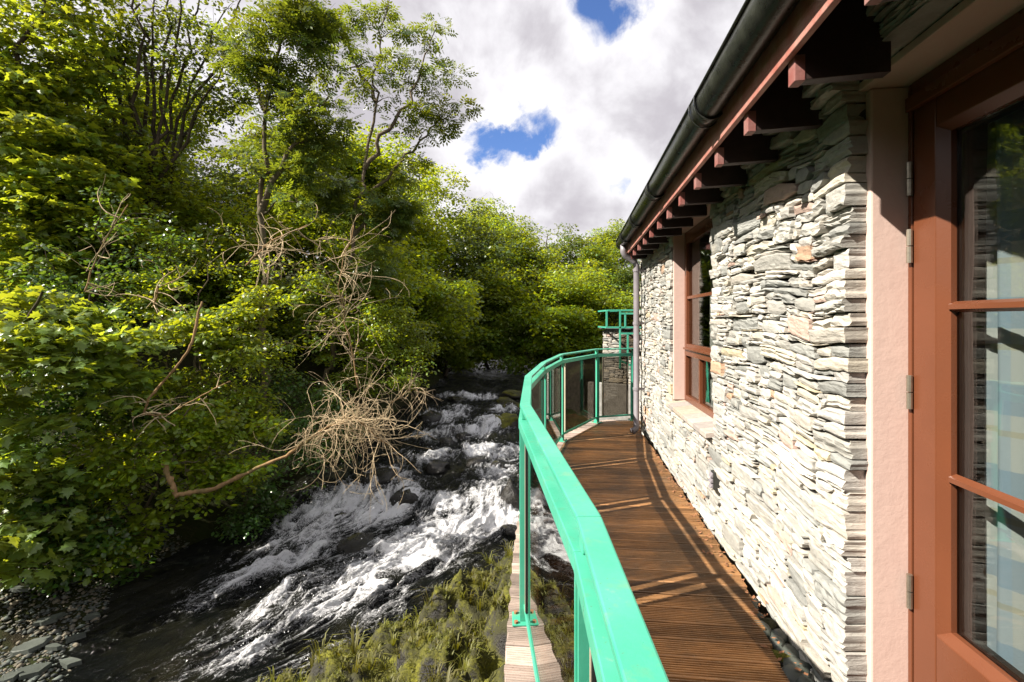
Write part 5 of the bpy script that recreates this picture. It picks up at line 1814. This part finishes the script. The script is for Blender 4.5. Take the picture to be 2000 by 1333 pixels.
protos = [proto_tree(201, 11.0, 4.0, 260, 105, 0.19, M['oak'], 0.85), proto_tree(202, 12.5, 3.6, 260, 105, 0.19, M['hazel'], 0.8), proto_tree(203, 9.5, 4.2, 260, 105, 0.19, M['ash'], 0.9),
          proto_tree(204, 5.0, 2.6, 230, 115, 0.13, M['hazel'], 0.5, 0.08, 0.72)]
FAR = (  # proto, x, y, scale, turn, label
    (0, -14.0, 18.5, 0.72, 0.3, 'leafy green tree high on the bank behind the many stemmed dark tree'),
    (1, -18.0, 16.0, 0.62, 1.2, 'tall green tree behind the corner sycamore at the far left'),
    (2, -9.8, 18.0, 0.85, 2.2, 'olive green tree behind the slender ash trunk'),
    (1, -7.2, 17.6, 0.66, 0.4, 'young green tree filling the gap between the two ashes'),
    (3, -8.3, 14.8, 1.05, 0.9, 'rounded shrub in shade below the many stemmed tree'),
    (3, -5.4, 16.2, 1.15, 2.0, 'leafy shrub under the thin topped ash'),
    (0, -6.0, 21.0, 0.86, 3.3, 'mid green tree right behind the thin topped ash'),
    (3, -4.6, 18.8, 1.25, 4.0, 'sunlit rounded bush overhanging the river left of the dark pool'),
    (1, -4.6, 24.0, 0.86, 5.0, 'tall bright green tree over the far dark pool'),
    (3, -3.2, 23.0, 1.3, 0.6, 'low leafy bush trailing into the left side of the dark pool'),
    (3, -1.4, 26.2, 1.5, 1.5, 'broad sunlit bush hanging low over the dark pool'),
    (2, -2.6, 28.5, 1.10, 0.2, 'rounded tree behind the dark pool with sunlit top'),
    (0, 0.6, 29.5, 0.92, 1.0, 'deep green tree above the curved end of the handrail'),
    (2, 2.6, 33.0, 1.05, 2.7, 'domed tree right of the deep green tree over the handrail'),
    (3, 1.5, 25.8, 1.5, 3.1, 'low dark bush behind the handrail bend'),
    (3, 3.7, 25.0, 1.25, 3.9, 'bushy shrub beside the far stone pier'),
    (1, 4.9, 32.0, 0.72, 4.4, 'dark upright tree behind the green balcony frame'),
    (0, 7.2, 38.0, 0.86, 5.5, 'pale sunlit tree seen between the dark upright tree and the gutter end'),
    (2, 8.5, 31.0, 0.9, 0.8, 'tree just left of the downpipe, mostly hidden by the house'),
    (0, -1.0, 38.0, 1.10, 2.1, 'distant tree on the skyline where the woods slope down'),
    (1, -7.5, 31.0, 1.0, 3.9, 'distant tall tree on the skyline right of the thin topped ash'),
    (2, -12.5, 26.0, 0.95, 1.1, 'big tree deep in the wood behind the slender ash'),
    (0, -16.5, 13.2, 0.75, 4.1, 'leafy tree rising straight behind the corner sycamore'),
    (2, -13.2, 14.2, 0.72, 5.2, 'bushy tree between the corner sycamore and the many stemmed tree'),
    (3, -11.0, 12.6, 1.1, 2.9, 'shrub at the foot of the many stemmed tree'),
    (0, -20.0, 24.0, 0.75, 2.5, 'big tree deep in the wood at the far left'),
)
used = set()


def copy_tree(o, parent=None):
    c = o.copy()
    COL.objects.link(c)
    c.parent = parent
    for ch in list(o.children):
        copy_tree(ch, c)
    return c


for k, x, y, sc_, rz, lab in FAR:
    src = protos[k]
    if k in used:
        o = copy_tree(src)
    else:
        o = src
        used.add(k)
    o.location = (x, y, gz(x, y) - 0.2)
    o.scale = (sc_, sc_, sc_)
    o.rotation_euler = (0, 0, rz)
    o['label'] = lab
    o['group'] = 'woodland trees up the bank'
    if k == 3:
        o.name = 'woodland_bush'
        o['category'] = 'bush'

# --- dead wood
def curl(rng, p, d, L, n, bend, grav):
    pts = [np.array(p, float)]
    d = np.array(d, float); d /= np.linalg.norm(d)
    ax = rng.normal(0, 1, 3); ax /= np.linalg.norm(ax)
    for _ in range(n):
        d = d + np.cross(ax, d) * bend / n + rng.normal(0, 0.10, 3) + np.array([0, 0, grav / n])
        d /= np.linalg.norm(d)
        pts.append(pts[-1] + d * L / n)
    return np.array(pts)


def dead_branch(name, label, limb, r0, r1, ntw, Lr, bend, grav, seed, spread=(0.2, 1.0), tr=0.007, bias=(0, 0, 0), sub=2):
    rng = np.random.default_rng(seed)
    root = empty(name, tuple(limb[0]), label, 'branch')
    pts = []
    for a, b in zip(limb[:-1], limb[1:]):
        pts += list(wiggle(a, b, rng, 0.02, 5)[:-1])
    pts.append(np.array(limb[-1]))
    wl_ = Wood()
    fine_ = []
    for a, b in zip(pts[:-1], pts[1:]):
        fine_ += [a, a + (b - a) * 0.35, a + (b - a) * 0.7]
    fine_.append(pts[-1])
    tt = np.linspace(0, 1, len(fine_))
    wl_.m.tube([tuple(p + rng.normal(0, r0 * 0.12, 3)) for p in fine_], list((r0 + (r1 - r0) * tt ** 0.8) * (1 + 0.16 * rng.normal(0, 1, len(fine_)))), 9, cap=True)
    wl_.m.build('limb', M['deadlimb'], root, smooth=True)
    tw = Wood()
    cum = np.array(pts)
    for k in range(ntw):
        f_ = rng.uniform(*spread)
        p = cum[int(f_ * (len(cum) - 1))] + rng.normal(0, 0.02, 3)
        d = rng.normal(0, 1, 3) + np.array(bias)
        L = rng.uniform(*Lr)
        c_ = curl(rng, p, d, L, 9, bend * rng.uniform(-1, 1), grav)
        tw.limb(c_, tr * rng.uniform(0.7, 1.8), tr * 0.3, 4)
        for _ in range(sub):
            j = rng.integers(2, 8)
            d2 = (c_[j + 1] - c_[j]) + rng.normal(0, 0.6, 3) * np.linalg.norm(c_[j + 1] - c_[j])
            tw.limb(curl(rng, c_[j], d2, L * rng.uniform(.25, .6), 6, bend * rng.uniform(-1, 1), grav), tr * 0.7, tr * 0.4, 3)
    tw.m.build('twigs', M['dead'], root, smooth=True)['kind'] = 'stuff'
    return root


dead_branch('dead_branch', 'fallen dead branch with a dense tangle of pale curling twigs over the rapids', [at_y(320, 905, 7.3), at_y(345, 968, 7.2), at_y(420, 955, 7.3), at_y(560, 890, 7.6), at_y(630, 840, 7.9), at_y(690, 815, 8.0), at_y(760, 870, 8.1)],
            0.042, 0.012, 120, (0.5, 1.4), 4.6, -0.5, 301, (0.55, 1.0), 0.0052, (0.40, 0.0, 0.05), 2)
dead_branch('dead_branch', 'bare dead branch with few hooked twigs hanging in front of the lower hazel', [at_y(395, 590, 7.6), at_y(365, 690, 7.4), at_y(290, 780, 7.2), at_y(280, 810, 7.2), at_y(330, 810, 7.2), at_y(450, 745, 7.3)],
            0.022, 0.008, 14, (0.25, 0.6), 3.0, -0.1, 302, (0.45, 1.0), 0.007, (0.4, 0, 0), 1)
dead_branch('dead_branch', 'pale dead twigs in a curling spray in front of the slender ash trunk', [at_y(480, 520, 10.2), at_y(530, 470, 10.1), at_y(600, 440, 10.0)],
            0.02, 0.010, 34, (0.5, 1.3), 3.0, -0.25, 303, (0.2, 1.0), 0.008, (0.1, 0, 0.1), 1)
dead_branch('dead_branch', 'tall thicket of bare bleached stems beside the thin topped ash', [at_y(700, 760, 10.6), at_y(680, 650, 10.6), at_y(660, 560, 10.6), at_y(690, 440, 10.8)],
            0.02, 0.010, 60, (0.6, 1.5), 2.4, -0.1, 304, (0.1, 1.0), 0.0075, (0.2, 0, 0.4), 2)
dead_branch('dead_branch', 'thin dead stems forking above the lower sycamore', [at_y(165, 570, 7.4), at_y(190, 500, 7.5), at_y(250, 400, 7.6)],
            0.014, 0.007, 12, (0.4, 0.9), 1.6, 0.3, 305, (0.0, 1.0), 0.007, (0.2, 0, 0.5), 1)
dead_branch('dead_branch', 'bare dead twig looped among the leaves above the sunlit hazel', [at_y(300, 600, 8.4), at_y(310, 560, 8.3), at_y(350, 545, 8.2)],
            0.014, 0.008, 9, (0.4, 0.8), 4.0, -0.1, 306, (0.0, 1.0), 0.008, (0.3, 0, 0.1), 1)
dead_branch('dead_branch', 'fine bare twigs trailing over the water beside the upper rapids', [at_y(760, 790, 11.6), at_y(800, 760, 11.8), at_y(840, 770, 12.0)],
            0.016, 0.008, 34, (0.5, 1.1), 2.4, -0.3, 307, (0.0, 1.0), 0.0075, (0.3, -0.2, 0.1), 1)
